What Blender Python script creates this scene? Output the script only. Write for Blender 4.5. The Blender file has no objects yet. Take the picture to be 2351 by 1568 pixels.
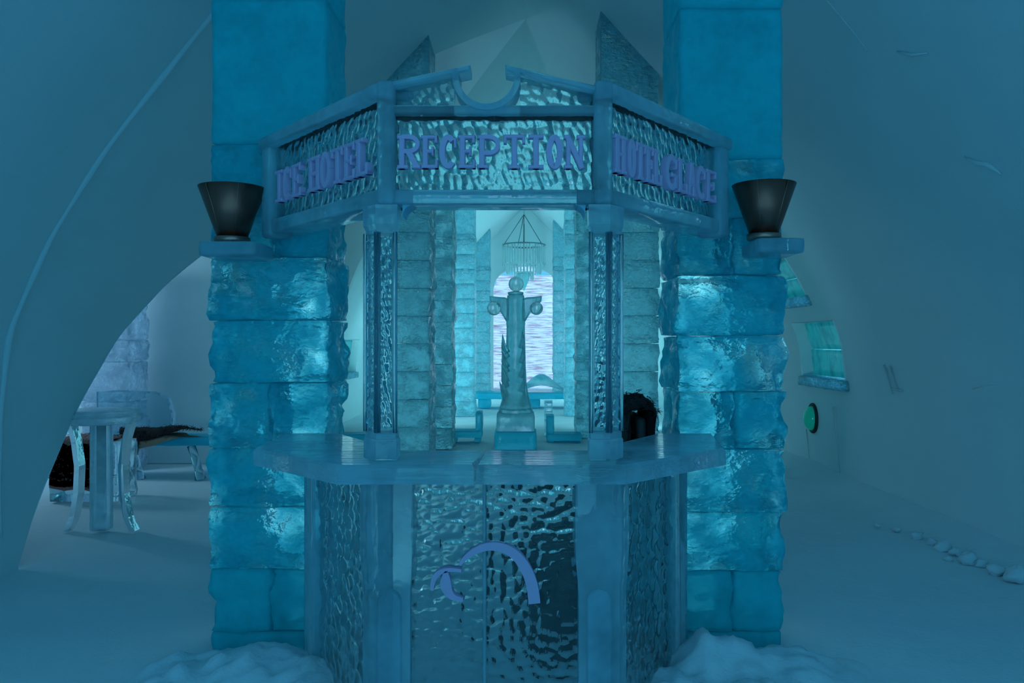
import bpy, bmesh, math, random
import numpy as np
from mathutils import Vector

random.seed(7)
rng = np.random.default_rng(7)
S = bpy.context.scene
COL = S.collection
F = 1829.0            # focal length in pixels of a 2351 px wide frame (28 mm on 36 mm)
CX, CY, EYE = 1207.0, 784.0, 1.6

# ------------------------------------------------------------------ camera, world, lights, exposure
cam_d = bpy.data.cameras.new('camera')
cam = bpy.data.objects.new('camera', cam_d)
COL.objects.link(cam)
cam.location = (0, 0, EYE)
cam.rotation_euler = (math.radians(90), 0, 0)
cam_d.sensor_width = 36.0
cam_d.lens = 28.0
cam_d.shift_x = -(CX - 1175.5) / 2351.0
cam_d.clip_end = 200
S.camera = cam

world = bpy.data.worlds.new('world')
S.world = world
world.use_nodes = True
wbg = world.node_tree.nodes['Background']
wbg.inputs[0].default_value = (0.12, 0.60, 1.0, 1)
wbg.inputs[1].default_value = 0.95

def area_light(name, loc, target, size, size_y, energy, color, spread=180):
    d = bpy.data.lights.new(name, 'AREA')
    d.shape = 'RECTANGLE'; d.size = size; d.size_y = size_y
    d.energy = energy; d.color = color; d.spread = math.radians(spread)
    o = bpy.data.objects.new(name, d)
    COL.objects.link(o)
    o.location = loc
    v = Vector(target) - Vector(loc)
    o.rotation_euler = v.to_track_quat('-Z', 'Y').to_euler()
    return o

TEAL = (0.30, 0.80, 0.90)
area_light('hall_fill', (-2.9, 14.6, 0.5), (0.6, 19, 2.6), 1.0, 0.8, 72, TEAL, 110)  # four unseen lights added to brighten the hall, hidden behind its pillars
area_light('hall_fill', (2.75, 14.2, 0.5), (-0.6, 18.5, 2.6), 1.0, 0.8, 72, TEAL, 110)
area_light('hall_fill', (-2.9, 21.5, 0.5), (0.4, 23.5, 2.4), 1.0, 0.8, 72, TEAL)
area_light('hall_fill', (2.75, 21.5, 0.5), (-0.4, 23.5, 2.4), 1.0, 0.8, 72, TEAL)
area_light('booth_fill', (1.1, 4.95, 0.35), (1.0, 9.0, 1.3), 0.5, 0.4, 17, TEAL, 72)  # pair added behind the front pillars to brighten the nearest hall pillars
area_light('booth_fill', (-1.2, 4.95, 0.35), (-1.1, 9.0, 1.3), 0.5, 0.4, 17, TEAL, 72)
area_light('pillar_backlight', (-1.31, 5.05, 1.0), (-1.31, 4.0, 1.15), 0.42, 1.9, 1.6, (0.40, 0.85, 0.95), 150)  # backlights added behind the front pillars to put glints into their ice
area_light('pillar_backlight', (1.05, 5.05, 1.0), (1.05, 4.0, 1.15), 0.42, 1.9, 1.6, (0.40, 0.85, 0.95), 150)
area_light('alcove_fill', (-7.2, 8.9, 2.6), (-4.6, 10.7, 1.3), 1.2, 1.2, 46, (0.42, 0.74, 1.0))  # added out of view, standing in for entrance daylight in the side room

S.view_settings.view_transform = 'Standard'
S.view_settings.look = 'None'
S.view_settings.exposure = 0.0
S.view_settings.gamma = 1.0
S.view_settings.use_curve_mapping = False
S.cycles.max_bounces = 9
S.cycles.transmission_bounces = 9
S.cycles.transparent_max_bounces = 6
S.cycles.diffuse_bounces = 4
S.cycles.glossy_bounces = 3
S.cycles.use_adaptive_sampling = True
S.cycles.adaptive_threshold = 0.2
S.cycles.sample_clamp_indirect = 6.0
S.cycles.caustics_refractive = True
S.cycles.caustics_reflective = False
S.cycles.blur_glossy = 1.0

def P(px, py, d):
    return ((px - CX) / F * d, d, EYE - (py - CY) / F * d)

# ------------------------------------------------------------------ numpy noise
def _h(ix, iy, iz, seed):
    n = (ix * 374761393 + iy * 668265263 + iz * 2147483647 + seed * 1274126177) & 0xFFFFFFFF
    n = ((n ^ (n >> 13)) * 1274126177) & 0xFFFFFFFF
    n = (n ^ (n >> 16)) & 0xFFFFFFFF
    return n.astype(np.float64) / 4294967295.0

def vnoise(p, seed=0):
    p = np.asarray(p, float)
    i = np.floor(p).astype(np.int64); f = p - i
    f = f * f * (3 - 2 * f)
    r = 0
    for dx in (0, 1):
        for dy in (0, 1):
            for dz in (0, 1):
                w = (f[:, 0] if dx else 1 - f[:, 0]) * (f[:, 1] if dy else 1 - f[:, 1]) * (f[:, 2] if dz else 1 - f[:, 2])
                r = r + w * _h(i[:, 0] + dx, i[:, 1] + dy, i[:, 2] + dz, seed)
    return r * 2 - 1

def fbm(p, seed=0, oct=3, rough=0.5):
    a, s, r = 1.0, 1.0, 0
    p = np.asarray(p, float)
    for k in range(oct):
        r = r + a * vnoise(p * s, seed + k * 17)
        a *= rough; s *= 2.03
    return r

def worley(s, t, seed=0):
    """distance to the nearest jittered feature point of a unit grid"""
    i = np.floor(s).astype(np.int64); j = np.floor(t).astype(np.int64)
    best = np.full(s.shape, 9.0)
    z = np.zeros_like(i)
    for a in (-1, 0, 1):
        for b in (-1, 0, 1):
            fx = i + a + 0.15 + 0.7 * _h(i + a, j + b, z, seed)
            fy = j + b + 0.15 + 0.7 * _h(i + a, j + b, z + 1, seed)
            best = np.minimum(best, (fx - s) ** 2 + (fy - t) ** 2)
    return np.sqrt(best)

# ------------------------------------------------------------------ materials
def new_mat(name):
    m = bpy.data.materials.new(name); m.use_nodes = True
    nt = m.node_tree; nt.nodes.clear()
    return m, nt, nt.nodes, nt.links

def bump_chain(nt, layers, coord='Object'):
    """layers: (kind, scale, strength, distance, stretch xyz)"""
    N, L = nt.nodes, nt.links
    tc = N.new('ShaderNodeTexCoord')
    prev = None
    for kind, scale, strength, dist, st in layers:
        mp = N.new('ShaderNodeMapping'); mp.inputs['Scale'].default_value = st
        L.new(tc.outputs[coord], mp.inputs['Vector'])
        if kind == 'noise':
            t = N.new('ShaderNodeTexNoise'); t.inputs['Scale'].default_value = scale; t.inputs['Detail'].default_value = 3
            out = t.outputs['Fac']
        else:
            t = N.new('ShaderNodeTexVoronoi'); t.inputs['Scale'].default_value = scale
            out = t.outputs['Distance']
        L.new(mp.outputs[0], t.inputs['Vector'])
        b = N.new('ShaderNodeBump'); b.inputs['Strength'].default_value = strength; b.inputs['Distance'].default_value = dist
        L.new(out, b.inputs['Height'])
        if prev is not None: L.new(prev, b.inputs['Normal'])
        prev = b.outputs['Normal']
    return prev

def ice(name, tint, body, clear, rough=0.05, bumps=(), translucent=0.5, cloud=0.0, cloud_scale=4.0, ior=1.31, pale=None):
    """clear ice: refraction tinted by `tint`, mixed with a milky scattering body colour"""
    m, nt, N, L = new_mat(name)
    out = N.new('ShaderNodeOutputMaterial')
    nrm = bump_chain(nt, bumps) if bumps else None
    g = N.new('ShaderNodeBsdfPrincipled')
    g.inputs['Base Color'].default_value = (*tint, 1)
    g.inputs['Transmission Weight'].default_value = 1.0
    g.inputs['Roughness'].default_value = rough
    g.inputs['IOR'].default_value = ior
    d = N.new('ShaderNodeBsdfDiffuse'); d.inputs['Color'].default_value = (*body, 1)
    t = N.new('ShaderNodeBsdfTranslucent'); t.inputs['Color'].default_value = (*body, 1)
    mx = N.new('ShaderNodeMixShader'); mx.inputs[0].default_value = translucent
    L.new(d.outputs[0], mx.inputs[1]); L.new(t.outputs[0], mx.inputs[2])
    m2 = N.new('ShaderNodeMixShader'); m2.inputs[0].default_value = clear
    L.new(mx.outputs[0], m2.inputs[1]); L.new(g.outputs[0], m2.inputs[2])
    if nrm is not None:
        L.new(nrm, g.inputs['Normal'])
    if cloud > 0:
        tc = N.new('ShaderNodeTexCoord')
        n = N.new('ShaderNodeTexNoise'); n.inputs['Scale'].default_value = cloud_scale; n.inputs['Detail'].default_value = 3
        L.new(tc.outputs['Object'], n.inputs['Vector'])
        r = N.new('ShaderNodeMapRange')
        r.inputs[1].default_value = 0.35; r.inputs[2].default_value = 0.68
        r.inputs[3].default_value = max(0, clear - cloud); r.inputs[4].default_value = min(1, clear + cloud)
        L.new(n.outputs['Fac'], r.inputs[0]); L.new(r.outputs[0], m2.inputs[0])
        if pale:                    # clearer ice is also less coloured
            mc = N.new('ShaderNodeMix'); mc.data_type = 'RGBA'
            mc.inputs[6].default_value = (*tint, 1); mc.inputs[7].default_value = (*pale, 1)
            r2 = N.new('ShaderNodeMapRange'); r2.inputs[1].default_value = 0.52; r2.inputs[2].default_value = 0.68
            L.new(n.outputs['Fac'], r2.inputs[0]); L.new(r2.outputs[0], mc.inputs[0]); L.new(mc.outputs[2], g.inputs['Base Color'])
    L.new(m2.outputs[0], out.inputs[0])
    return m

def snow(name, color=(0.72, 0.87, 0.90), fine=0.25, coarse=0.3):
    m, nt, N, L = new_mat(name)
    out = N.new('ShaderNodeOutputMaterial')
    p = N.new('ShaderNodeBsdfPrincipled')
    p.inputs['Roughness'].default_value = 0.9
    p.inputs['Specular IOR Level'].default_value = 0.1
    nrm = bump_chain(nt, (('noise', 2.2, coarse, 0.05, (1, 1, 1)), ('noise', 45.0, fine, 0.006, (1, 1, 1))))
    L.new(nrm, p.inputs['Normal'])
    tc = N.new('ShaderNodeTexCoord')
    n = N.new('ShaderNodeTexNoise'); n.inputs['Scale'].default_value = 1.3; n.inputs['Detail'].default_value = 6
    L.new(tc.outputs['Object'], n.inputs['Vector'])
    mx = N.new('ShaderNodeMix'); mx.data_type = 'RGBA'
    mx.inputs[6].default_value = (*[c * 0.9 for c in color], 1); mx.inputs[7].default_value = (*color, 1)
    L.new(n.outputs['Fac'], mx.inputs[0]); L.new(mx.outputs[2], p.inputs['Base Color'])
    L.new(p.outputs[0], out.inputs[0])
    return m

def plain(name, color, rough=0.6, metal=0.0, bumps=(), emit=None, estr=0.0):
    m, nt, N, L = new_mat(name)
    out = N.new('ShaderNodeOutputMaterial')
    p = N.new('ShaderNodeBsdfPrincipled')
    p.inputs['Base Color'].default_value = (*color, 1)
    p.inputs['Roughness'].default_value = rough
    p.inputs['Metallic'].default_value = metal
    if bumps: L.new(bump_chain(nt, bumps), p.inputs['Normal'])
    if emit:
        p.inputs['Emission Color'].default_value = (*emit, 1); p.inputs['Emission Strength'].default_value = estr
    L.new(p.outputs[0], out.inputs[0])
    return m

CHIS = (('noise', 7.0, 0.6, 0.05, (1, 1, 1.6)), ('noise', 24.0, 0.6, 0.02, (1, 1, 1.5)))
M = {}
M['snow'] = snow('snow_packed')
M['snow_floor'] = snow('snow_trodden', (0.74, 0.87, 0.92), 0.6, 0.5)
M['pillar'] = ice('ice_pillar_blue', (0.10, 0.72, 0.92), (0.03, 0.78, 0.90), 0.52, 0.05, CHIS, 0.5, 0.42, 5.0, pale=(0.62, 0.95, 0.99))
M['pillar_smooth'] = ice('ice_pillar_milky', (0.10, 0.72, 0.92), (0.04, 0.80, 0.88), 0.18, 0.15,
                         (('noise', 5.0, 0.3, 0.03, (1, 1, 1)), ('noise', 40.0, 0.12, 0.01, (6, 1, 1))), 0.5, 0.15, 6.0)
M['hall'] = ice('ice_pillar_cyan', (0.50, 0.90, 0.96), (0.30, 0.70, 0.82), 0.60, 0.04,
                (('noise', 8.0, 0.7, 0.06, (1, 1, 1.8)), ('noise', 26.0, 1.0, 0.03, (1, 1, 1.6))), 0.5, 0.35, 7.0, pale=(0.8, 0.97, 0.99))
M['panel'] = ice('ice_hammered', (0.72, 0.95, 0.98), (0.45, 0.82, 0.92), 0.93, 0.015, (('noise', 60.0, 0.1, 0.006, (1, 1, 1)),), 0.5)
M['frame'] = ice('ice_frame', (0.66, 0.93, 0.98), (0.58, 0.90, 1.0), 0.58, 0.03, (('noise', 9.0, 0.25, 0.02, (1, 1, 1)),), 0.5, 0.15)
M['counter'] = ice('ice_counter', (0.68, 0.93, 0.98), (0.56, 0.90, 1.0), 0.62, 0.03,
                   (('noise', 9.0, 0.5, 0.03, (0.5, 5, 5)), ('noise', 30.0, 0.2, 0.01, (0.4, 4, 4))), 0.5, 0.2, 3.0)
M['frost'] = ice('ice_frosted', (0.7, 0.85, 0.97), (0.85, 0.66, 0.90), 0.06, 0.35, (('noise', 60.0, 0.25, 0.004, (1, 1, 1)),), 0.35)
M['milky'] = ice('ice_milky', (0.45, 0.86, 0.96), (0.36, 0.78, 0.94), 0.15, 0.1, (), 0.4)
M['clear'] = ice('ice_clear', (0.72, 0.94, 0.98), (0.25, 0.65, 0.85), 0.86, 0.03, (('noise', 7.0, 0.3, 0.02, (1, 1, 1)),), 0.5)
M['sculpt'] = ice('ice_sculpture', (0.55, 0.90, 0.95), (0.42, 0.80, 0.88), 0.45, 0.05, (('noise', 14.0, 0.5, 0.03, (1, 1, 0.5)),), 0.65, 0.2)
M['bench'] = ice('ice_bench_cyan', (0.20, 0.86, 0.97), (0.06, 0.76, 0.94), 0.28, 0.08, (('noise', 8.0, 0.4, 0.02, (0.6, 2, 3)),), 0.5)
M['crystal'] = ice('ice_crystal', (0.85, 0.97, 0.99), (0.80, 0.95, 0.97), 0.68, 0.03, (), 0.65)
M['sparkle'] = ice('ice_frosty_white', (0.75, 0.92, 1.0), (0.75, 0.88, 1.0), 0.45, 0.06,
                   (('noise', 14.0, 0.9, 0.04, (1, 1, 1)), ('voronoi', 20.0, 0.6, 0.02, (1, 1, 1))), 0.6, 0.4, 9.0)
M['steel'] = plain('brushed_steel', (0.45, 0.25, 0.20), 0.30, 1.0, (('noise', 30.0, 0.12, 0.004, (6, 6, 0.15)),))
M['steel_dark'] = plain('dark_steel', (0.28, 0.12, 0.09), 0.34, 1.0, (('noise', 30.0, 0.1, 0.004, (6, 6, 0.15)),))
M['fur'] = plain('black_fur', (0.012, 0.010, 0.010), 0.95, 0.0, (('noise', 60.0, 0.8, 0.02, (1, 1, 0.25)),))
M['fur_brown'] = plain('brown_fur', (0.40, 0.20, 0.18), 0.95, 0.0, (('noise', 60.0, 0.8, 0.02, (1, 1, 0.25)),))
M['hide'] = plain('pale_hide', (0.30, 0.24, 0.17), 0.9, 0.0, (('noise', 30.0, 0.5, 0.01, (1, 1, 1)),))
M['stain'] = plain('wall_stain', (0.60, 0.72, 0.73), 0.9)
M['dark'] = plain('dark_rubber', (0.02, 0.02, 0.022), 0.6)
M['bulb'] = plain('green_glass', (0.02, 0.42, 0.30), 0.12, 0.0, emit=(0.0, 0.5, 0.35), estr=0.12)
M['wire'] = plain('wire', (0.14, 0.26, 0.28), 0.5, 0.6)

def window_mat(name, c0, c1, strength, stripe):
    """daylight glowing through an ice pane"""
    m, nt, N, L = new_mat(name)
    out = N.new('ShaderNodeOutputMaterial')
    tc = N.new('ShaderNodeTexCoord')
    mp = N.new('ShaderNodeMapping'); mp.inputs['Scale'].default_value = stripe
    L.new(tc.outputs['Object'], mp.inputs['Vector'])
    n = N.new('ShaderNodeTexNoise'); n.inputs['Scale'].default_value = 1.0; n.inputs['Detail'].default_value = 5; n.inputs['Roughness'].default_value = 0.65
    L.new(mp.outputs[0], n.inputs['Vector'])
    cr = N.new('ShaderNodeValToRGB')
    cr.color_ramp.elements[0].position = 0.36; cr.color_ramp.elements[0].color = (*c0, 1)
    cr.color_ramp.elements[1].position = 0.56; cr.color_ramp.elements[1].color = (*c1, 1)
    L.new(n.outputs['Fac'], cr.inputs[0])
    p = N.new('ShaderNodeBsdfPrincipled')
    p.inputs['Roughness'].default_value = 0.25
    L.new(cr.outputs[0], p.inputs['Base Color']); L.new(cr.outputs[0], p.inputs['Emission Color'])
    p.inputs['Emission Strength'].default_value = strength
    b = N.new('ShaderNodeBump'); b.inputs['Strength'].default_value = 0.4; b.inputs['Distance'].default_value = 0.02
    L.new(n.outputs['Fac'], b.inputs['Height']); L.new(b.outputs[0], p.inputs['Normal'])
    L.new(p.outputs[0], out.inputs[0])
    return m

M['far_window'] = window_mat('daylit_ice_wall', (0.25, 0.22, 0.40), (0.56, 0.76, 0.92), 0.72, (1.6, 1.6, 20.0))
M['niche'] = window_mat('daylit_ice_pane', (0.0, 0.20, 0.26), (0.01, 0.36, 0.42), 0.30, (6, 6, 2.5))

# ------------------------------------------------------------------ object helpers
def link(o, parent=None):
    COL.objects.link(o)
    if parent is not None: o.parent = parent
    return o

def mesh_obj(name, verts, faces, mat, parent=None, smooth=True, origin=None):
    """verts in world space; parented pieces are stored relative to their thing's base"""
    v = np.asarray(verts, float)
    root = parent
    while root is not None and root.parent is not None: root = root.parent
    base = np.array(root.location) if root is not None else np.zeros(3)
    if origin is not None and parent is None: base = np.array(origin, float)
    me = bpy.data.meshes.new(name)
    me.from_pydata((v - base).tolist(), [], [list(map(int, f)) for f in faces])
    if smooth: me.polygons.foreach_set('use_smooth', [True] * len(me.polygons))
    me.materials.append(mat)
    me.update()
    o = bpy.data.objects.new(name, me)
    link(o, parent)
    if parent is None and origin is not None: o.location = origin
    return o

def tag(o, label=None, cat=None, group=None, kind=None):
    if label: o['label'] = label
    if cat: o['category'] = cat
    if group: o['group'] = group
    if kind: o['kind'] = kind
    return o

def thing(name, label, cat, loc=(0, 0, 0), group=None):
    o = bpy.data.objects.new(name, None)
    o.empty_display_size = 0.1
    link(o); o.location = loc
    return tag(o, label, cat, group, 'thing')

def merge(parts):
    V, Fc, k = [], [], 0
    for v, f in parts:
        V.append(np.asarray(v, float)); Fc += [[i + k for i in q] for q in f]; k += len(v)
    return np.vstack(V), Fc

def bevel_box(c, dims, r=0.01, rz=0.0, seg=2):
    bm = bmesh.new()
    bmesh.ops.create_cube(bm, size=1.0)
    for v in bm.verts: v.co = Vector((v.co.x * dims[0], v.co.y * dims[1], v.co.z * dims[2]))
    if r > 0: bmesh.ops.bevel(bm, geom=list(bm.edges), offset=r, segments=seg, affect='EDGES', profile=0.5)
    ca, sa = math.cos(rz), math.sin(rz)
    vs = [(c[0] + v.co.x * ca - v.co.y * sa, c[1] + v.co.x * sa + v.co.y * ca, c[2] + v.co.z) for v in bm.verts]
    bm.verts.index_update()
    fs = [[v.index for v in f.verts] for f in bm.faces]
    bm.free()
    return np.array(vs), fs

def rough_block(dims, r=0.02, amp=0.02, seed=0, freq=7.0, res=0.05, top=0.25, aniso=(1, 1, 1)):
    """a chiselled rectangular block centred on the origin"""
    hx, hy, hz = [q / 2 for q in dims]
    n = [max(4, int(round(q / res))) for q in dims]
    idx, V, Fc = {}, [], []
    def vid(i, j, k):
        key = (i, j, k)
        if key not in idx:
            idx[key] = len(V)
            V.append((-hx + 2 * hx * i / n[0], -hy + 2 * hy * j / n[1], -hz + 2 * hz * k / n[2]))
        return idx[key]
    for i in range(n[0]):
        for j in range(n[1]):
            Fc.append([vid(i, j, 0), vid(i, j + 1, 0), vid(i + 1, j + 1, 0), vid(i + 1, j, 0)])
            Fc.append([vid(i, j, n[2]), vid(i + 1, j, n[2]), vid(i + 1, j + 1, n[2]), vid(i, j + 1, n[2])])
    for i in range(n[0]):
        for k in range(n[2]):
            Fc.append([vid(i, 0, k), vid(i + 1, 0, k), vid(i + 1, 0, k + 1), vid(i, 0, k + 1)])
            Fc.append([vid(i, n[1], k), vid(i, n[1], k + 1), vid(i + 1, n[1], k + 1), vid(i + 1, n[1], k)])
    for j in range(n[1]):
        for k in range(n[2]):
            Fc.append([vid(0, j, k), vid(0, j, k + 1), vid(0, j + 1, k + 1), vid(0, j + 1, k)])
            Fc.append([vid(n[0], j, k), vid(n[0], j + 1, k), vid(n[0], j + 1, k + 1), vid(n[0], j, k + 1)])
    p = np.array(V)
    inner = np.array([hx - r, hy - r, hz - r])
    q = np.clip(p, -inner, inner)
    d = p - q
    nn = d / np.maximum(np.linalg.norm(d, axis=1, keepdims=True), 1e-9)
    off = np.array([seed * 3.71, seed * 1.93, seed * 7.17])
    disp = fbm(p * freq * np.array(aniso) + off, seed, 3) * amp
    w = 1 - np.abs(nn[:, 2]) * (1 - top)
    return q + nn * r + nn * (disp * w)[:, None], Fc

def hammered(origin, u, v, n, s0, s1, bot, top, thick, res, hfun, seed=0):
    """slab whose front is carved: s along u, t along v between bot(s) and top(s)"""
    o, u, v, n = [np.array(q, float) for q in (origin, u, v, n)]
    ns = max(3, int((s1 - s0) / res))
    ss = np.linspace(s0, s1, ns + 1)
    tb = np.array([bot(s) for s in ss]); tt = np.array([top(s) for s in ss])
    nt_ = max(3, int((tt - tb).max() / res))
    k = np.linspace(0, 1, nt_ + 1)
    SS = np.repeat(ss[:, None], nt_ + 1, 1); TT = tb[:, None] + (tt - tb)[:, None] * k[None, :]
    H = hfun(SS.ravel(), TT.ravel()).reshape(SS.shape)
    base = o + SS[..., None] * u + TT[..., None] * v
    fr = (base + H[..., None] * n).reshape(-1, 3)
    bk = (base - thick * n).reshape(-1, 3)
    W = nt_ + 1
    A = np.arange((ns + 1) * W).reshape(ns + 1, W)
    flip = np.dot(np.cross(u, v), n) < 0
    q = np.stack([A[:-1, :-1], A[1:, :-1], A[1:, 1:], A[:-1, 1:]], -1).reshape(-1, 4)
    qb = q[:, ::-1] + len(fr)
    if flip: q, qb = q[:, ::-1], qb[:, ::-1]
    V = [fr, bk]; Fc = q.tolist() + qb.tolist(); kk = 2 * len(fr)
    for loop in (A[:, 0], A[::-1, -1], A[0, ::-1], A[-1, :]):
        m = len(loop)
        V += [fr[loop], bk[loop]]
        for i in range(m - 1):
            f = [kk + i, kk + m + i, kk + m + i + 1, kk + i + 1]
            Fc.append(f[::-1] if flip else f)
        kk += 2 * m
    return np.vstack(V), Fc

def lathe(profile, c=(0, 0, 0), n=32, cap=True):
    """profile: (r, z) bottom to top"""
    V, Fc = [], []
    for r, z in profile:
        for k in range(n):
            a = 2 * math.pi * k / n
            V.append((c[0] + r * math.cos(a), c[1] + r * math.sin(a), c[2] + z))
    for i in range(len(profile) - 1):
        for k in range(n):
            k2 = (k + 1) % n
            Fc.append([i * n + k, i * n + k2, (i + 1) * n + k2, (i + 1) * n + k])
    if cap:
        if profile[0][0] > 1e-4: Fc.append(list(range(n))[::-1])
        if profile[-1][0] > 1e-4: Fc.append([(len(profile) - 1) * n + k for k in range(n)])
    return np.array(V), Fc

def tube(pts, r, n=8, cap=True):
    pts = [Vector(p) for p in pts]
    rs = r if hasattr(r, '__len__') else [r] * len(pts)
    V, Fc = [], []
    for i, p in enumerate(pts):
        t = (pts[min(i + 1, len(pts) - 1)] - pts[max(i - 1, 0)]).normalized()
        a = t.orthogonal().normalized() if i == 0 else (a - t * a.dot(t)).normalized()
        b = t.cross(a)
        for k in range(n):
            g = 2 * math.pi * k / n
            V.append(tuple(p + (a * math.cos(g) + b * math.sin(g)) * rs[i]))
    for i in range(len(pts) - 1):
        for k in range(n):
            k2 = (k + 1) % n
            Fc.append([i * n + k, i * n + k2, (i + 1) * n + k2, (i + 1) * n + k])
    if cap:
        Fc.append(list(range(n))[::-1]); Fc.append([(len(pts) - 1) * n + k for k in range(n)])
    return np.array(V), Fc

def sphere(c, r, nu=24, nv=14):
    V, Fc = [(c[0], c[1], c[2] - r)], []
    for i in range(1, nv):
        ph = -math.pi / 2 + math.pi * i / nv
        for k in range(nu):
            a = 2 * math.pi * k / nu
            V.append((c[0] + r * math.cos(ph) * math.cos(a), c[1] + r * math.cos(ph) * math.sin(a), c[2] + r * math.sin(ph)))
    V.append((c[0], c[1], c[2] + r))
    for k in range(nu): Fc.append([0, 1 + (k + 1) % nu, 1 + k])
    for i in range(nv - 2):
        for k in range(nu):
            k2 = (k + 1) % nu
            a = 1 + i * nu
            Fc.append([a + k, a + k2, a + nu + k2, a + nu + k])
    e = len(V) - 1; a = 1 + (nv - 2) * nu
    for k in range(nu): Fc.append([a + k, a + (k + 1) % nu, e])
    return np.array(V), Fc

def prism(poly, o, u, v, n, thick, inset=0.0):
    """extrude a 2-D outline (s, t) lying in the plane o + s u + t v by thick along -n (chamfered front)"""
    o, u, v, n = [np.array(q, float) for q in (o, u, v, n)]
    poly = np.array(poly, float)
    area = 0.5 * np.sum(poly[:, 0] * np.roll(poly[:, 1], -1) - np.roll(poly[:, 0], -1) * poly[:, 1])
    if area < 0: poly = poly[::-1]
    m = len(poly)
    nx, pv = np.roll(poly, -1, 0) - poly, poly - np.roll(poly, 1, 0)
    nx /= np.maximum(np.linalg.norm(nx, axis=1, keepdims=True), 1e-9); pv /= np.maximum(np.linalg.norm(pv, axis=1, keepdims=True), 1e-9)
    nr = np.stack([-(nx[:, 1] + pv[:, 1]), nx[:, 0] + pv[:, 0]], 1)
    nr /= np.maximum(np.linalg.norm(nr, axis=1, keepdims=True), 1e-9)
    inn = poly + nr * inset
    def put(p2, dep): return o + p2[:, :1] * u + p2[:, 1:] * v - n * dep
    rings = [put(inn, 0), put(poly, inset), put(poly, thick)] if inset > 0 else [put(poly, 0), put(poly, thick)]
    V = np.vstack(rings)
    Fc = [list(range(m))]
    for r_ in range(len(rings) - 1):
        for i in range(m):
            j = (i + 1) % m
            Fc.append([r_ * m + j, r_ * m + i, (r_ + 1) * m + i, (r_ + 1) * m + j])
    Fc.append([(len(rings) - 1) * m + i for i in range(m)][::-1])
    if np.dot(np.cross(u, v), n) < 0: Fc = [f[::-1] for f in Fc]
    return V, Fc

# ================================================================== THE SETTING
_z = np.array([0, .4, 1.0, 1.65, 2.3, 2.9, 3.9, 4.64, 5.0, 5.4, 6.2])
_w = np.array([3.62, 3.66, 3.66, 3.58, 3.28, 2.9, 2.14, 1.5, 1.16, .8, 0])
_zd = np.linspace(0, 6.2, 400)
_wd = np.interp(_zd, _z, _w)
_k = np.exp(-np.linspace(-2, 2, 31) ** 2); _k /= _k.sum()
_ws = np.convolve(np.pad(_wd, 15, mode='edge'), _k, 'valid')
_ws[-16:] = _wd[-16:]
def W(z): return np.interp(z, _zd, _ws)

ZS = np.concatenate([[-0.15], np.linspace(0, 4.6, 47), np.linspace(4.7, 6.2, 12)])
def near_y(z): return np.interp(z, [0, 1.18, 1.73, 2.12, 2.53, 5.0, 6.2], [5.67, 6.6, 7.08, 7.43, 7.95, 9.5, 11.35])
def far_y(z): return np.interp(z, [0, 1.2, 2.48, 3.04, 6.2], [15.2, 14.9, 14.1, 13.6, 11.35])
def wob(X, Y, Z, a=0.02, f=0.9, s=3):
    return fbm(np.stack([X, Y, Z], 1) * f, s, 3) * a

def grid_faces(nu, nv, flip=False, skip=None):
    Fc = []
    for i in range(nu - 1):
        for j in range(nv - 1):
            if skip and skip(i, j): continue
            q = [i * nv + j, (i + 1) * nv + j, (i + 1) * nv + j + 1, i * nv + j + 1]
            Fc.append(q[::-1] if flip else q)
    return Fc

Y_BACK, Y_END = -1.2, 27.0

def vault_strip(ya, yb, side, ny, zs=ZS):
    """surface of the vault on one side between two edge curves"""
    G = []
    for i in range(ny):
        t = i / (ny - 1)
        for z in zs:
            y = ya(z) * (1 - t) + yb(z) * t
            G.append((side * W(z), y, z))
    G = np.array(G)
    G[:, 0] += side * wob(G[:, 0], G[:, 1], G[:, 2], 0.018, 0.8) * np.clip((6.0 - G[:, 2]) / 1.5, 0, 1)
    return G, grid_faces(ny, len(zs), side < 0)

const = lambda c: (lambda z: c)
v1 = vault_strip(const(Y_BACK), near_y, -1, 30)
v2 = vault_strip(far_y, const(Y_END), -1, 30)
# left wall: window niche hole handled further down with its own grid
def wall_with_holes(side, y0, y1, holes, ya=None):
    ys = sorted(set([round(q, 4) for q in np.linspace(y0, y1, int((y1 - y0) / 0.35))] + [h[i] for h in holes for i in (0, 1)]))
    zs = sorted(set([round(q, 4) for q in ZS] + [h[i] for h in holes for i in (2, 3)]))
    zs = np.array(zs)
    G = []
    for y in ys:
        for z in zs:
            yy = y
            if ya is not None:      # shear the near end so that it follows the groin
                e = ya(z); yy = e + (y1 - e) * (y - y0) / (y1 - y0) if y < 15.5 else y
            G.append((side * W(z), yy, z))
    G = np.array(G)
    dsp = side * wob(G[:, 0], G[:, 1], G[:, 2], 0.018, 0.8) * np.clip((6.0 - G[:, 2]) / 1.5, 0, 1)
    G[:, 0] += dsp
    def skip(i, j):
        yc, zc = (ys[i] + ys[i + 1]) / 2, (zs[j] + zs[j + 1]) / 2
        return any(h[0] < yc < h[1] and h[2] < zc < h[3] for h in holes)
    parts = [(G, grid_faces(len(ys), len(zs), side < 0, skip))]
    dep = 0.30
    for h in holes:                 # reveals of each niche
        zz = np.linspace(h[2], h[3], 6); yy = np.linspace(h[0], h[1], 6)
        for y, fl in ((h[0], side > 0), (h[1], side < 0)):
            r = np.array([(side * (W(z) + d), y, z) for z in zz for d in (-0.01, dep)])
            parts.append((r, grid_faces(6, 2, fl)))
        for z, fl in ((h[2], side < 0), (h[3], side > 0)):
            r = np.array([(side * (W(z) + d), y, z) for y in yy for d in (-0.01, dep)])
            parts.append((r, grid_faces(6, 2, fl)))
    return merge(parts)

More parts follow.
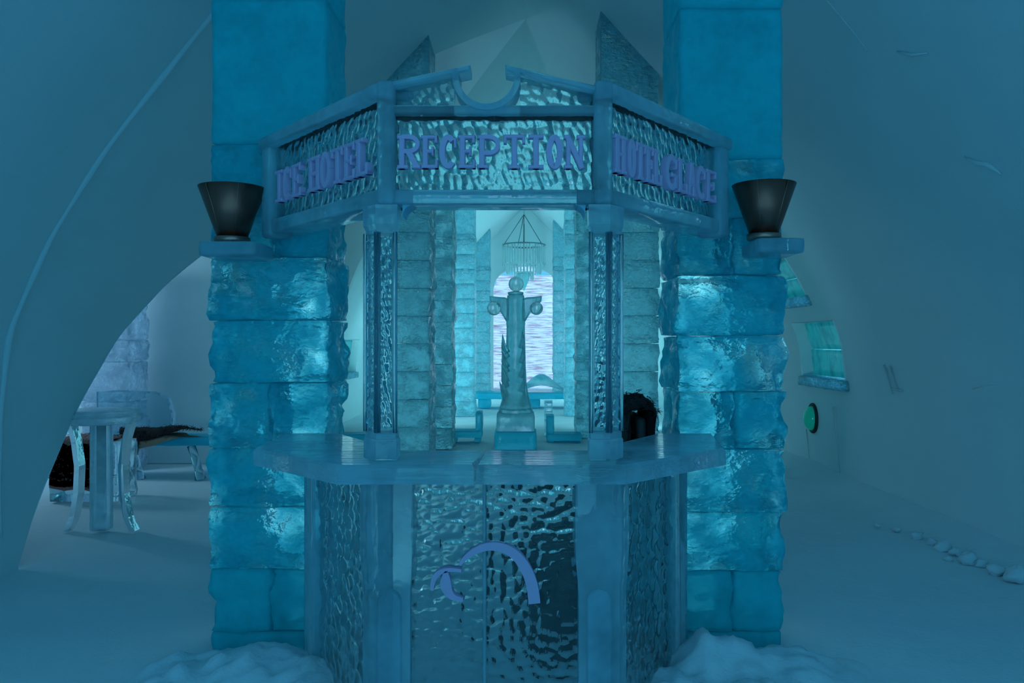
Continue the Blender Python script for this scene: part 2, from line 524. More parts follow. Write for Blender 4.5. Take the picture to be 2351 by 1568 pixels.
HOLES_R = [(9.05, 10.45, 1.06, 1.84), (9.5, 10.95, 2.06, 2.62)]
HOLES_L = [(15.7, 17.1, 0.86, 1.63)]
v, f = wall_with_holes(1, Y_BACK, Y_END, HOLES_R)
wall_right = tag(mesh_obj('wall_right', v, f, M['snow']), kind='structure')
tag(wall_right, 'smooth packed-snow vault wall on the right of the ice counter')
wall_left = tag(mesh_obj('wall_left', *v1, M['snow']), 'smooth dark packed-snow vault wall left of the counter, cut by an arch', kind='structure')
v, f = wall_with_holes(-1, 15.2, Y_END, HOLES_L)
e1 = (v, f)
e2 = vault_strip(far_y, const(15.2), -1, 10)
wall_hall = tag(mesh_obj('wall_hall', *merge([e1, e2]), M['snow']), 'packed-snow vault wall of the hall beyond the side arch', kind='structure')

# side alcove: transverse vault surfaces, partition, end wall
def alcove(yfun, flip):
    G = []
    zs = ZS
    for k in range(12):
        t = k / 11
        for z in zs:
            x = -(W(z) * (1 - t) + 10.0 * t)
            G.append((x, yfun(z), z))
    return np.array(G), grid_faces(12, len(zs), flip)
a1 = alcove(near_y, True); a2 = alcove(far_y, False)
G = []
for k in range(24):
    for j in range(24):
        x = -10.0 + 6.3 * k / 23; z = 6.2 * j / 23
        G.append((x, 10.75 + 0.10 * (z / 3) ** 2 - 0.25 * math.exp(-z * 4) + 0.02 * math.sin(x * 3 + z * 2), z))
a3 = (np.array(G), grid_faces(24, 24))
G = np.array([(-9.6, y, z) for y in (5.0, 16.0) for z in (0, 6.4)])
a4 = (G, [[0, 1, 3, 2]])
tag(mesh_obj('wall_alcove', *merge([a1, a2, a3, a4]), M['snow']), 'pale blue snow wall of the side room behind the round ice table', kind='structure')

# end wall of the hall, with an arched opening left for the bright window
ze = np.linspace(0, 6.2, 40)
WX0, WX1, WTOP = -1.10, 1.08, 4.15
def arch_z(x):
    c = (WX0 + WX1) / 2; hw = (WX1 - WX0) / 2
    return WTOP - 0.75 + 0.75 * math.sqrt(max(0, 1 - ((x - c) / hw) ** 2))
parts = []
xs = np.linspace(WX0, WX1, 25)
zmax = lambda x: float(np.interp(abs(x), _ws[::-1], _zd[::-1]))
G = np.array([(x, Y_END - 0.02, z) for x in xs for z in (arch_z(x), zmax(x) + 0.1)]); parts.append((G, grid_faces(25, 2)))
for xa, xb in ((-3.8, WX0), (WX1, 3.8)):
    xx = np.linspace(xa, xb, 16)
    G = np.array([(x, Y_END - 0.02, z) for x in xx for z in (0, zmax(x) + 0.1)]); parts.append((G, grid_faces(16, 2)))
rv = [(WX0, 0)] + [(x, arch_z(x)) for x in xs] + [(WX1, 0)]
G = np.array([(x, y, z) for x, z in rv for y in (Y_END - 0.02, Y_END + 0.4)]); parts.append((G, grid_faces(len(rv), 2, True)))
tag(mesh_obj('wall_end', *merge(parts), M['snow'], smooth=False), 'pale snow gable wall around the bright arched window', kind='structure')

# floor: trodden snow
nx_, ny_ = 90, 150
gx = np.linspace(-10.2, 4.4, nx_); gy = np.linspace(Y_BACK, Y_END + 0.5, ny_)
G = np.array([(x, y, 0.0) for x in gx for y in gy])
G[:, 2] = fbm(np.stack([G[:, 0] * 1.3, G[:, 1] * 1.3, G[:, 0] * 0], 1), 5, 3) * 0.012
edge = np.clip(np.abs(G[:, 0]) - 3.15, 0, 0.5) * (G[:, 0] > 0)
G[:, 2] += edge ** 2 * 0.5 - 0.012
floor = tag(mesh_obj('floor', G, grid_faces(nx_, ny_), M['snow_floor']), 'trodden blue-white snow floor', kind='structure')

# raised seams left by the vault form
for k, (side, ys_, r_) in enumerate(((-1, 5.5, 0.024), (1, 5.5, 0.005))):
    zz = np.linspace(0.25 if side < 0 else 3.6, 6.1, 70)
    pts = [(side * (W(z) - 0.002), ys_ + 0.03 * math.sin(z * 1.7), z) for z in zz]
    rr = [r_ * (0.7 + 0.3 * math.sin(z * 5.1) ** 2) for z in zz]
    tag(mesh_obj('trim_%d' % (k + 1), *tube(pts, rr, 8), M['snow']), 'thin raised snow seam curving up the %s vault wall' % ('left' if side < 0 else 'right'), kind='structure')

# windows -----------------------------------------------------------
def niche_window(name, side, h, label, n_cols, n_rows, sill=True):
    y0, y1, z0, z1 = h
    w = thing(name, label, None, (side * W(z0), (y0 + y1) / 2, z0))
    del w['kind']; w['kind'] = 'structure'
    # ice blocks that fill the niche
    zz = np.linspace(z0 + (0.10 if sill else 0), z1, n_rows + 1); yy = np.linspace(y0, y1, n_cols + 1)
    for a in range(n_cols):
        for b in range(n_rows):
            dz, dy = zz[b + 1] - zz[b] - 0.008, yy[a + 1] - yy[a] - 0.008
            vb, fb = rough_block((0.07, dy, dz), 0.012, 0.008, 11 + a * 5 + b, 9, 0.10)
            zc = (zz[b] + zz[b + 1]) / 2
            sl = (W(zz[b + 1]) - W(zz[b])) / dz
            vb = vb + np.stack([vb[:, 2] * sl * side, vb[:, 0] * 0, vb[:, 0] * 0], 1)
            vb = vb + np.array([side * (W(zc) + 0.17), (yy[a] + yy[a + 1]) / 2, zc])
            mesh_obj('pane', vb, fb, M['niche'], w)
    if sill:
        vb, fb = rough_block((0.34, y1 - y0 + 0.1, 0.13), 0.02, 0.012, 5, 8, 0.07)
        mesh_obj('window_sill', vb + np.array([side * (W(z0) + 0.10), (y0 + y1) / 2, z0 + 0.03]), fb, M['hall'], w)
    return w
niche_window('window_1', 1, HOLES_R[0], 'teal ice-block window with a thick ice sill in the right wall', 1, 2)
niche_window('window_2', 1, HOLES_R[1], 'upper teal ice window half hidden by the right pillar', 1, 2)
niche_window('window_3', -1, HOLES_L[0], 'small teal ice window seen between left pillar and left column', 1, 2)

# far arched window: glowing wall of thin ice courses
w4 = thing('window_4', 'bright arched window of daylit ice at the far end of the hall', None, (0, Y_END + 0.2, 0))
w4['kind'] = 'structure'
rows = np.linspace(0.0, WTOP, 15)
for i in range(len(rows) - 1):
    za, zb = rows[i], rows[i + 1]
    c = (WX0 + WX1) / 2; hw = (WX1 - WX0) / 2
    zm = zb - (WTOP - 0.75)
    half = hw if zm <= 0 else hw * math.sqrt(max(0.04, 1 - (min(zm, 0.745) / 0.75) ** 2)) + 0.12
    half = min(half, hw)
    vb, fb = rough_block((2 * half, 0.10, zb - za - 0.006), 0.012, 0.006, 40 + i, 6, 0.14)
    mesh_obj('pane', vb + np.array([c, Y_END + 0.22, (za + zb) / 2]), fb, M['far_window'], w4)

# ================================================================== ICE PILLARS
def pillar(name, label, cat, x0, x1, y0, depth, levels, mats, amp, res, seed, group=None, wedge=None, widths=None):
    xc, yc = (x0 + x1) / 2, y0 + depth / 2
    t = thing(name, label, cat, (xc, yc, 0), group)
    rr = random.Random(seed)
    for i in range(len(levels) - 1):
        za, zb = levels[i], levels[i + 1]
        w = (x1 - x0) * (widths[i] if widths else 1) - 0.01
        jx, jy = rr.uniform(-.008, .008), rr.uniform(-.008, .008)
        two = res < 0.05 and i % 3 == 1 and i < len(levels) - 3
        pieces = [(0, w)] if not two else [(-w * 0.24, w * 0.52 - 0.006), (w * 0.26, w * 0.48 - 0.006)]
        for k, (ox, ww) in enumerate(pieces):
            vb, fb = rough_block((ww, depth - 0.01, zb - za - 0.003), 0.010, amp[min(i, len(amp) - 1)], seed * 31 + i * 3 + k, 6.0, res, 0.1, (1, 1, 1.7))
            mesh_obj('block', vb + np.array([xc + ox + jx, yc + jy, (za + zb) / 2]), fb, mats[min(i, len(mats) - 1)], t)
    if wedge:
        zi, zo, inner_left = wedge
        zb = levels[-1] + 0.004
        zl, zr = (zi, zo) if inner_left else (zo, zi)
        a, b = x0 + 0.01, x1 - 0.01
        poly = [(a, zb), (b, zb), (b, zr), ((a + b) / 2, (zl + zr) / 2 + 0.02), (a, zl)]
        vb, fb = prism(poly, (0, y0 + 0.01, 0), (1, 0, 0), (0, 0, 1), (0, -1, 0), depth - 0.02, 0.015)
        mesh_obj('block', vb, fb, mats[-1], t, smooth=False)
    return t

A = [.012, .024, .026, .026, .028, .028, .028, .026, .02, .006, .006]
PM = [M['pillar_smooth'], M['pillar_smooth'], M['pillar'], M['pillar'], M['pillar'], M['pillar'], M['pillar'], M['pillar'], M['pillar'], M['pillar_smooth']]
LW = [.97, .99, 1, 1, 1.01, 1, 1.01, 1, .99, .975, .975]
pl = pillar('ice_pillar', 'massive blue ice-block pillar left of the counter', 'pillar', -1.615, -1.005, 4.05, 0.46,
            [0, .12, .44, .757, 1.056, 1.388, 1.709, 2.03, 2.318, 2.606, 3.35, 4.1], PM, A, 0.028, 3, 'front ice pillars', None, LW)
pr = pillar('ice_pillar', 'massive blue ice-block pillar right of the counter', 'pillar', 0.775, 1.325, 4.05, 0.52,
            [0, .12, .43, .73, 1.05, 1.343, 1.63, 1.94, 2.23, 2.53, 3.3, 4.1], PM, A, 0.028, 8, 'front ice pillars', None, LW)
# corbels that carry the lamps
for par, xc, zc, w in ((pl, -1.42, 2.042, 0.275), (pr, 1.215, 2.058, 0.225)):
    vb, fb = rough_block((w, 0.30, 0.075), 0.014, 0.004, 77, 8, 0.03)
    mesh_obj('corbel', vb + np.array([xc, 3.93, zc]), fb, M['frame'], par)

lev = list(np.arange(0, 3.8, 0.315)) + [3.9]
HALL = [(-1.77, -1.09, 9.0, 'tall cyan ice pillar nearest behind the left column of the counter'),
        (-1.77, -1.09, 11.8, 'second cyan ice pillar along the left of the hall'),
        (-1.77, -1.09, 17.0, 'third cyan ice pillar along the left of the hall'),
        (-1.77, -1.09, 24.4, 'last cyan ice pillar left of the bright arched window'),
        (0.836, 1.515, 9.0, 'tall cyan ice pillar with slanted top behind the right column of the counter'),
        (0.836, 1.515, 13.2, 'second cyan ice pillar along the right of the hall'),
        (0.836, 1.515, 17.0, 'third cyan ice pillar along the right of the hall'),
        (0.836, 1.515, 24.4, 'last cyan ice pillar right of the bright arched window')]
for k, (x0, x1, y0, lab) in enumerate(HALL):
    left = x0 < 0
    levs = lev if left else lev + [4.2]
    zi, zo = zmax(x1 if left else x0) + 0.05, zmax(x0 if left else x1) + 0.05
    pillar('ice_column', lab, 'pillar', x0, x1, y0, 0.68, levs, [M['hall']], [.024 if y0 < 15 else .016], 0.05 if y0 < 10 else 0.07, 20 + k, 'pillars of the hall', (zi, zo, not left))

# ================================================================== RECEPTION BOOTH
FR = 3.05                                        # depth of the front plane
LX, RX = -0.545, 0.305                           # front corners
LE, RE = (-1.30, 3.93), (1.00, 3.93)             # rear ends of the angled sides
XF = np.array([1.0, 0, 0]); ZU = np.array([0, 0, 1.0]); NF = np.array([0, -1.0, 0])
def side_axes(a, b):
    u = np.array([b[0] - a[0], b[1] - a[1], 0.0]); Ln = np.linalg.norm(u); u /= Ln
    n = np.array([u[1], -u[0], 0.0])
    if n[1] > 0: n = -n
    return u, n, Ln
UL, NL, LL = side_axes((LX, FR), LE)
UR, NR, LR = side_axes((RX, FR), RE)
def fx(px, d=FR): return (px - CX) / F * d
def fz(py, d=FR): return EYE - (py - CY) / F * d

def strokes_h(seed, amp, sx, sz):
    def h(s, t):
        w = worley(s / sx + 0.35 * t / sz, t / sz, seed)
        n = fbm(np.stack([s * 22, t * 22, s * 0], 1), seed, 2)
        return amp * (w ** 1.6) * 1.3 + 0.25 * amp * n
    return h

sign = thing('reception_sign', 'carved ice entablature with RECEPTION lettering and broken pediment above the counter', 'sign', (-0.12, FR + 0.1, 2.09))
# --- front face
def bar(name, x0, x1, z0, z1, y0, y1, mat, par, r=0.012):
    v, f = bevel_box(((x0 + x1) / 2, (y0 + y1) / 2, (z0 + z1) / 2), (x1 - x0, y1 - y0, z1 - z0), r)
    return mesh_obj(name, v, f, mat, par)
xa, xb = fx(903), fx(1366)
zt0, zt1 = fz(432), fz(262)
front = mesh_obj('name_panel', *hammered((0, FR + 0.035, 0), XF, ZU, NF, xa, xb, lambda s: zt0, lambda s: zt1, 0.07, 0.0045,
                 strokes_h(3, 0.011, 0.034, 0.045)), M['panel'], sign)
bar('lintel', fx(885), fx(1385), 2.127, fz(434), FR, FR + 0.16, M['frame'], sign)
bar('ledge', fx(885), fx(1385), fz(262), fz(241), FR - 0.005, FR + 0.14, M['frame'], sign, 0.01)
for x0, x1 in ((866, 905), (1364, 1406)):
    bar('corner_post', fx(x0), fx(x1), 2.125, fz(186), FR - 0.02, FR + 0.15, M['frame'], sign, 0.014)
# pediment
cxn, czn, rn = fx(1117), fz(176), 64 / F * FR
def ped_top_l(s): return np.interp(s, [fx(890), fx(1072)], [fz(202), fz(160)])
def ped_top_r(s): return np.interp(s, [fx(1165), fx(1372)], [fz(160), fz(212)])
zb_ = fz(241)
ro = rn + 0.024
def notch_l(z): return cxn - math.sqrt(max(0, ro ** 2 - (z - czn) ** 2))
def field(name, s0, s1, top, seed):
    # carved field: its inner edge follows the scroll
    o = hammered((0, FR + 0.04, 0), XF, ZU, NF, s0, s1,
                 lambda s: zb_ if abs(s - cxn) >= ro else min(max(zb_, czn - math.sqrt(ro ** 2 - (s - cxn) ** 2)), top(s) - 0.004) if False else zb_,
                 top, 0.06, 0.005, strokes_h(seed, 0.009, 0.034, 0.036))
    return mesh_obj(name, *o, M['panel'], sign)
field('pediment_field', fx(900), cxn - ro * 0.97, ped_top_l, 5)
field('pediment_field', cxn + ro * 0.97, fx(1368), ped_top_r, 6)
def rake(pa, pb, w0=0.024):
    (ax, az), (bx, bz) = pa, pb
    poly = [(ax, az), (bx, bz), (bx, bz + w0), (ax, az + w0)]
    v, f = prism(poly, (0, FR - 0.012, 0), XF, ZU, NF, 0.11, 0.008)
    mesh_obj('raking_cornice', v, f, M['frame'], sign, smooth=False)
rake((fx(878), fz(206)), (fx(1080), fz(164)))
rake((fx(1160), fz(164)), (fx(1385), fz(216)))
# scroll ring between the two halves
ang = np.linspace(math.radians(172), math.radians(368), 40)
po = [(cxn + ro * math.cos(a), czn + ro * math.sin(a)) for a in ang]
pi_ = [(cxn + rn * math.cos(a), czn + rn * math.sin(a)) for a in ang[::-1]]
V_, F_ = [], []
m = len(ang)
for dep in (-0.015, 0.13):
    for a in ang:
        for r_ in (rn, ro): V_.append((cxn + r_ * math.cos(a), FR + dep, czn + r_ * math.sin(a)))
for i in range(m - 1):
    a, b = 2 * i, 2 * i + 2
    F_ += [[a, a + 1, b + 1, b], [2 * m + a, 2 * m + b, 2 * m + b + 1, 2 * m + a + 1], [a, b, 2 * m + b, 2 * m + a], [a + 1, 2 * m + a + 1, 2 * m + b + 1, b + 1]]
F_ += [[0, 2 * m, 2 * m + 1, 1], [2 * m - 2, 2 * m - 1, 4 * m - 1, 4 * m - 2]]
mesh_obj('scroll', V_, F_, M['frame'], sign, smooth=False)
# small bracket roundings under the lintel
for xc_, sg in ((fx(922), 1), (fx(1345), -1)):
    r_ = 0.045
    poly = [(0, 0), (r_, 0)] + [(r_ - r_ * math.sin(a), -r_ + r_ * math.cos(a)) for a in np.linspace(0, math.pi / 2, 8)][1:]
    poly = [(sg * s, t) for s, t in poly]
    v, f = prism(poly, (xc_, FR + 0.02, 2.128), XF, ZU, NF, 0.12, 0.0)
    mesh_obj('bracket', v, f, M['milky'], sign, smooth=False)

# --- angled sides
ZB, ZT = 2.127, 2.60
def side(o2, u, n, Ln, nm, seed):
    o = np.array([o2[0], o2[1], 0.0])
    p = mesh_obj(nm, *hammered(o - n * 0.03, u, ZU, n, 0.05, Ln - 0.10, lambda s: ZB + 0.06, lambda s: ZT - 0.06, 0.07, 0.006,
                 strokes_h(seed, 0.011, 0.034, 0.05)), M['panel'], sign)
    ang_ = math.atan2(u[1], u[0])
    def sbar(name, s0, s1, z0, z1, dep, r=0.01, out=0.0):
        c = o + u * (s0 + s1) / 2 - n * (dep / 2 - out) + ZU * (z0 + z1) / 2
        mesh_obj(name, *bevel_box(c, (s1 - s0, dep, z1 - z0), r, ang_), M['frame'], sign)
    sbar('side_lintel', 0.02, Ln - 0.02, ZB, ZB + 0.065, 0.16)
    sbar('side_cornice', 0.02, Ln, ZT - 0.06, ZT - 0.005, 0.18, 0.012, 0.025)
    sbar('end_post', Ln - 0.11, Ln, ZB - 0.02, ZT - 0.02, 0.13, 0.02, 0.01)
    return p
pL = side((LX, FR), UL, NL, LL, 'side_panel', 11)
pR = side((RX, FR), UR, NR, LR, 'side_panel', 12)

# --- lettering (slab serif strokes, carved proud and frosted)
def ribbon(pts, w):
    """outline quads of a stroke in 2-D"""
    pts = [np.array(p, float) for p in pts]
    L_, R_ = [], []
    for i, p in enumerate(pts):
        t = pts[min(i + 1, len(pts) - 1)] - pts[max(i - 1, 0)]
        t /= max(np.linalg.norm(t), 1e-9); q = np.array([-t[1], t[0]])
        ww = w[i] if hasattr(w, '__len__') else w
        L_.append(p + q * ww / 2); R_.append(p - q * ww / 2)
    return L_ + R_[::-1]
def arc2(c, rx, ry, a0, a1, k=14):
    return [(c[0] + rx * math.cos(math.radians(a)), c[1] + ry * math.sin(math.radians(a))) for a in np.linspace(a0, a1, k)]
sw, sf = 0.17, 0.11
def rect(x0, y0, x1, y1): return [(x0, y0), (x1, y0), (x1, y1), (x0, y1)]
def glyph(ch, w):
    R = []
    if ch in 'REPHNL': xs_ = 0.08 * w + sw / 2
    if ch == 'I':
        R += [rect(w / 2 - sw / 2, 0, w / 2 + sw / 2, 1), rect(.05 * w, 0, .95 * w, sf), rect(.05 * w, 1 - sf, .95 * w, 1)]
    elif ch == 'E':
        R += [rect(xs_ - sw / 2, 0, xs_ + sw / 2, 1), rect(0, 0, .97 * w, sf), rect(0, 1 - sf, .95 * w, 1), rect(xs_, .46, .74 * w, .57),
              rect(.97 * w - .09, 0, .97 * w, .26), rect(.95 * w - .09, .76, .95 * w, 1), rect(.74 * w - .07, .38, .74 * w, .65)]
    elif ch == 'L':
        R += [rect(xs_ - sw / 2, 0, xs_ + sw / 2, 1), rect(0, 0, .97 * w, sf), rect(0, 1 - sf, .6 * w, 1), rect(.97 * w - .09, 0, .97 * w, .32)]
    elif ch == 'T':
        R += [rect(w / 2 - sw / 2, 0, w / 2 + sw / 2, 1), rect(.22 * w, 0, .78 * w, sf), rect(0, 1 - sf, w, 1), rect(0, .74, .09, 1), rect(w - .09, .74, w, 1)]
    elif ch == 'H':
        R += [rect(xs_ - sw / 2, 0, xs_ + sw / 2, 1), rect(w - xs_ - sw / 2, 0, w - xs_ + sw / 2, 1), rect(xs_, .45, w - xs_, .57)]
        for a, b in ((0, .46 * w), (.54 * w, w)): R += [rect(a, 0, b, sf), rect(a, 1 - sf, b, 1)]
    elif ch == 'N':
        R += [rect(xs_ - sw * .4, 0, xs_ + sw * .4, 1), rect(w - xs_ - sw * .4, 0, w - xs_ + sw * .4, 1),
              ribbon([(xs_ - .04, 1), (w - xs_ + .04, 0)], sw), rect(0, 0, .4 * w, sf), rect(.6 * w, 1 - sf, w, 1), rect(0, 1 - sf, .3 * w, 1)]
    elif ch == 'O':
        R += [ribbon(arc2((w / 2, .5), w / 2 - sw / 2, .5 - .07, 0, 360, 28), sw)]
    elif ch in 'CG':
        R += [ribbon(arc2((w / 2, .5), w / 2 - sw / 2, .5 - .07, 48, 312, 22), sw), rect(w * .86 - .03, .62, w * .95, .92)]
        if ch == 'G': R += [rect(w * .5, .38, w, .49), rect(w * .78 - .02, .08, w * .95, .49)]
    elif ch in 'RP':
        R += [rect(xs_ - sw / 2, 0, xs_ + sw / 2, 1), rect(0, 0, .48 * w, sf), rect(0, 1 - sf, .5 * w, 1)]
        b = .40 if ch == 'P' else .46
        c = (.5 * w, (b + 1) / 2 - .0); ry = (1 - b) / 2 - .055
        R += [ribbon([(xs_, 1 - .055), (.5 * w, 1 - .055)] + arc2(c, .5 * w - sw / 2, ry, 85, -85, 12) + [(.5 * w, b + .055), (xs_, b + .055)], .13)]
        if ch == 'R': R += [ribbon([(.48 * w, b + .05), (.66 * w, .28), (.84 * w, .05)], sw), rect(.62 * w, 0, w, sf)]
    elif ch == 'A':
        R += [ribbon([(.16 * w, 0), (.5 * w, 1)], sw * .8), ribbon([(.84 * w, 0), (.5 * w, 1)], sw), rect(.3 * w, .28, .7 * w, .38),
              rect(0, 0, .36 * w, sf), rect(.58 * w, 0, w, sf)]
    return R
def letter(ch, o, u, n, s0, s1, z0, z1, par, mat=None):
    h = z1 - z0; w = (s1 - s0) / h
    parts = []
    for k, poly in enumerate(glyph(ch, w)):
        pp = [(s0 + x * h, z0 + y * h) for x, y in poly]
        if len(poly) > 12 or len(poly) == 4 or True:
            # ribbons are split into quads so that concave strokes stay clean
            m_ = len(pp) // 2
            if len(pp) == 4:
                parts.append(prism(pp, o + n * (0.0004 * k), u, ZU, n, 0.03, 0.0045))
            else:
                a = pp[:m_]; b = pp[m_:][::-1]
                V = []; Fq = []
                for dep in (0.0, 0.03):
                    for q in range(m_):
                        for e in (a[q], b[q]): V.append(np.array(o) + n * (0.0004 * k) + u * e[0] + ZU * e[1] - n * dep)
                for q in range(m_ - 1):
                    i0, i1 = 2 * q, 2 * q + 2; M2 = 2 * m_
                    Fq += [[i0, i1, i1 + 1, i0 + 1], [M2 + i0, M2 + i0 + 1, M2 + i1 + 1, M2 + i1], [i0, M2 + i0, M2 + i1, i1], [i0 + 1, i1 + 1, M2 + i1 + 1, M2 + i0 + 1]]
                Fq += [[0, 1, 2 * m_ + 1, 2 * m_], [2 * m_ - 2, 4 * m_ - 2, 4 * m_ - 1, 2 * m_ - 1]]
                parts.append((np.array(V), Fq))
    return mesh_obj('letter', *merge(parts), mat or M['frost'], par, smooth=False)

RECEP = [('R', 912, 966, 311, 388), ('E', 967, 1007, 311, 387), ('C', 1009, 1050, 311, 387), ('E', 1052, 1093, 311, 387), ('P', 1096, 1150, 311, 387),
         ('T', 1156, 1206, 310, 388), ('I', 1211, 1250, 310, 388), ('O', 1254, 1292, 311, 388), ('N', 1294, 1344, 311, 388)]
of = np.array([0, FR - 0.012, 0])
for ch, a, b, t, bt in RECEP:
    letter(ch, of, XF, NF, fx(a), fx(b), fz(bt), fz(t), front)
def along(o2, u, px):
    """distance along an angled side at which it shows at pixel column px"""
    k = (px - CX) / F
    return (k * o2[1] - o2[0]) / (u[0] - k * u[1])
SIDE_L = [('I', 638, 655), ('C', 657, 676), ('E', 677, 698), ('H', 714, 741), ('O', 743, 766), ('T', 768, 794), ('E', 796, 822), ('L', 824, 851)]
SIDE_R = [('H', 1405, 1431), ('O', 1433, 1452), ('T', 1453, 1476), ('E', 1477, 1494), ('L', 1495, 1513), ('G', 1521, 1549), ('L', 1551, 1572), ('A', 1573, 1591), ('C', 1592, 1614), ('E', 1616, 1638)]
oL = np.array([LX, FR, 0.0]) + NL * 0.018
for ch, a, b in SIDE_L:
    sa, sb = along((LX, FR), UL, a), along((LX, FR), UL, b)
    letter(ch, oL, -UL, NL, -max(sa, sb), -min(sa, sb), 2.255, 2.405, pL)
oR = np.array([RX, FR, 0.0]) + NR * 0.018
for ch, a, b in SIDE_R:
    sa, sb = along((RX, FR), UR, a), along((RX, FR), UR, b)
    letter(ch, oR, UR, NR, min(sa, sb), max(sa, sb), 2.255, 2.405, pR)

# --- columns between counter and sign
def booth_column(xc, u, n, label):
    """two carved faces meeting at the corner: the front and the angled side"""
    yc = FR + 0.055
    t = thing('booth_column', label, 'column', (xc, yc, 1.15), 'columns of the ice counter')
    sg = 1 if u[0] < 0 else -1            # +1: left column
    c0 = np.array([xc - sg * 0.012, FR + 0.0, 0.0])      # shared front edge
    wf, ws = 0.072, 0.085
    # plan outline: corner, along the front, back, along the side
    a = c0; b = c0 + XF * sg * wf; c = b + np.array([0, 0.085, 0]); e = c0 + u * ws; d = e + np.array([sg * 0.03, 0.03, 0])
    plan = [a, b, c, d, e]
    cen = sum(plan) / 5
    def ring(scale, z): return [cen + (p - cen) * scale + ZU * z for p in plan]
    def stack(name, spec, mat):
        V, Fc = [], []
        for sc, z in spec: V += ring(sc, z)
        m = 5
        for i in range(len(spec) - 1):
            for k in range(m):
                k2 = (k + 1) % m
                q = [i * m + k, i * m + k2, (i + 1) * m + k2, (i + 1) * m + k]
                Fc.append(q if sg > 0 else q[::-1])
        lo, hi = list(range(m)), [(len(spec) - 1) * m + k for k in range(m)]
        Fc += [lo[::-1], hi] if sg > 0 else [lo, hi[::-1]]
        return mesh_obj(name, np.array(V), Fc, mat, t, smooth=False)
    stack('plinth', [(1.06, 1.144), (1.10, 1.15), (1.10, 1.215), (1.04, 1.225)], M['frame'])
    stack('base_moulding', [(1.02, 1.226), (1.02, 1.245), (0.93, 1.252)], M['frame'])
    stack('shaft', [(0.84, 1.25), (0.84, 2.02)], M['clear'])
    stack('capital', [(0.95, 2.015), (0.98, 2.03), (1.12, 2.05), (1.16, 2.124)], M['frame'])
    for (oo, uu, nn, ww, sd) in ((c0, XF * sg, NF, wf, 3), (c0, u, n, ws, 4)):
        mesh_obj('carved_strip', *hammered(oo - nn * 0.008, uu, ZU, nn, 0.014, ww - 0.014, lambda s: 1.27, lambda s: 2.0, 0.02, 0.004,
                 strokes_h(sd, 0.017, 0.022, 0.028)), M['panel'], t)
    for p, r_ in ((a, .0085), (b, .0085), (e, .0085), (c0 + XF * sg * 0.012, .004), (c0 + u * 0.012, .004)):
        mesh_obj('ridge', *tube([p + ZU * z for z in (1.25, 1.5, 1.75, 2.02)], r_, 10), M['clear'], t)
    return t
booth_column(LX - 0.015, UL, NL, 'carved ice column at the left corner of the counter')
booth_column(RX + 0.005, UR, NR, 'carved ice column at the right corner of the counter')

# --- counter top, two slabs
ct = thing('ice_worktop', 'thick streaky ice worktop of two slabs running round the booth', 'counter', (-0.2, 3.2, 1.07))
ZC0, ZC1 = 1.07, 1.142
def plan_slab(name, poly, z0, z1, mat, par, r=0.012):
    v, f = prism(poly, (0, 0, z1), (1, 0, 0), (0, 1, 0), (0, 0, 1), z1 - z0, r)
    return mesh_obj(name, v, f, mat, par, smooth=False)
jx0, jx1 = fx(1090, 2.95), fx(1112, 3.36)
plan_slab('slab', [(-1.20, 3.98), (-1.17, 3.42), (-0.70, 2.95), (jx0 - .004, 2.95), (jx1 - .004, 3.36), (-0.53, 3.36), (-0.93, 3.98)], ZC0, ZC1, M['counter'], ct)
plan_slab('slab', [(jx0 + .004, 2.95), (0.37, 2.95), (0.86, 3.42), (0.93, 3.98), (0.66, 3.98), (0.26, 3.36), (jx1 + .004, 3.36)], ZC0, ZC1, M['counter'], ct)

# --- counter base: carved panels, pilasters, emblem
cb = thing('reception_counter', 'carved ice front of the reception counter with a frosted emblem', 'counter', (-0.12, 3.2, 0))
FB = 3.08
def bx(px): return (px - CX) / F * FB
def bz(py): return EYE - (py - CY) / F * FB
def scoops(seed, amp, sx, sz):
    def h(s, t):
        w = worley(s / sx, t / sz, seed)
        n = fbm(np.stack([s * 14, t * 14, s * 0], 1), seed, 2)
        fade = 0.45 + 0.55 * np.clip((t - 0.1) / 0.5, 0, 1)
        return amp * np.minimum(w, 0.85) ** 2 * 1.5 * fade + 0.3 * amp * n
    return h
zlow = -0.03
fpan = []
for x0, x1, sd in ((945, 1108, 21), (1117, 1326, 22)):
    fpan.append(mesh_obj('front_panel', *hammered((0, FB + 0.012, 0), XF, ZU, NF, bx(x0), bx(x1), lambda s: zlow, lambda s: ZC0 - 0.002, 0.08, 0.0055,
                scoops(sd, 0.021, 0.040, 0.038)), M['panel'], cb))
bar('joint_strip', bx(1108) + .001, bx(1117) - .001, zlow, ZC0 - .002, FB - 0.008, FB + 0.07, M['frame'], cb, 0.004)
BL, BR = (bx(850), FB + 0.03), (bx(1421), FB + 0.03)
BLE, BRE = (-1.10, 3.98), (0.80, 3.98)
ul, nl, ll = side_axes(BL, BLE); ur, nr, lr = side_axes(BR, BRE)
for (o2, u, n, Ln, sd) in ((BL, ul, nl, ll, 23), (BR, ur, nr, lr, 24)):
    o = np.array([o2[0], o2[1], 0.0])
    mesh_obj('side_panel', *hammered(o - n * 0.02, u, ZU, n, 0.02, Ln * 0.80, lambda s: zlow, lambda s: ZC0 - 0.002, 0.08, 0.007,
             scoops(sd, 0.022, 0.062, 0.060)), M['panel'], cb)
    vb, fb = bevel_box(o + u * Ln * 0.905 - n * 0.05 + ZU * 0.52, (Ln * 0.19, 0.12, 1.09), 0.012, math.atan2(u[1], u[0]))
    mesh_obj('end_pilaster', vb, fb, M['frame'], cb)
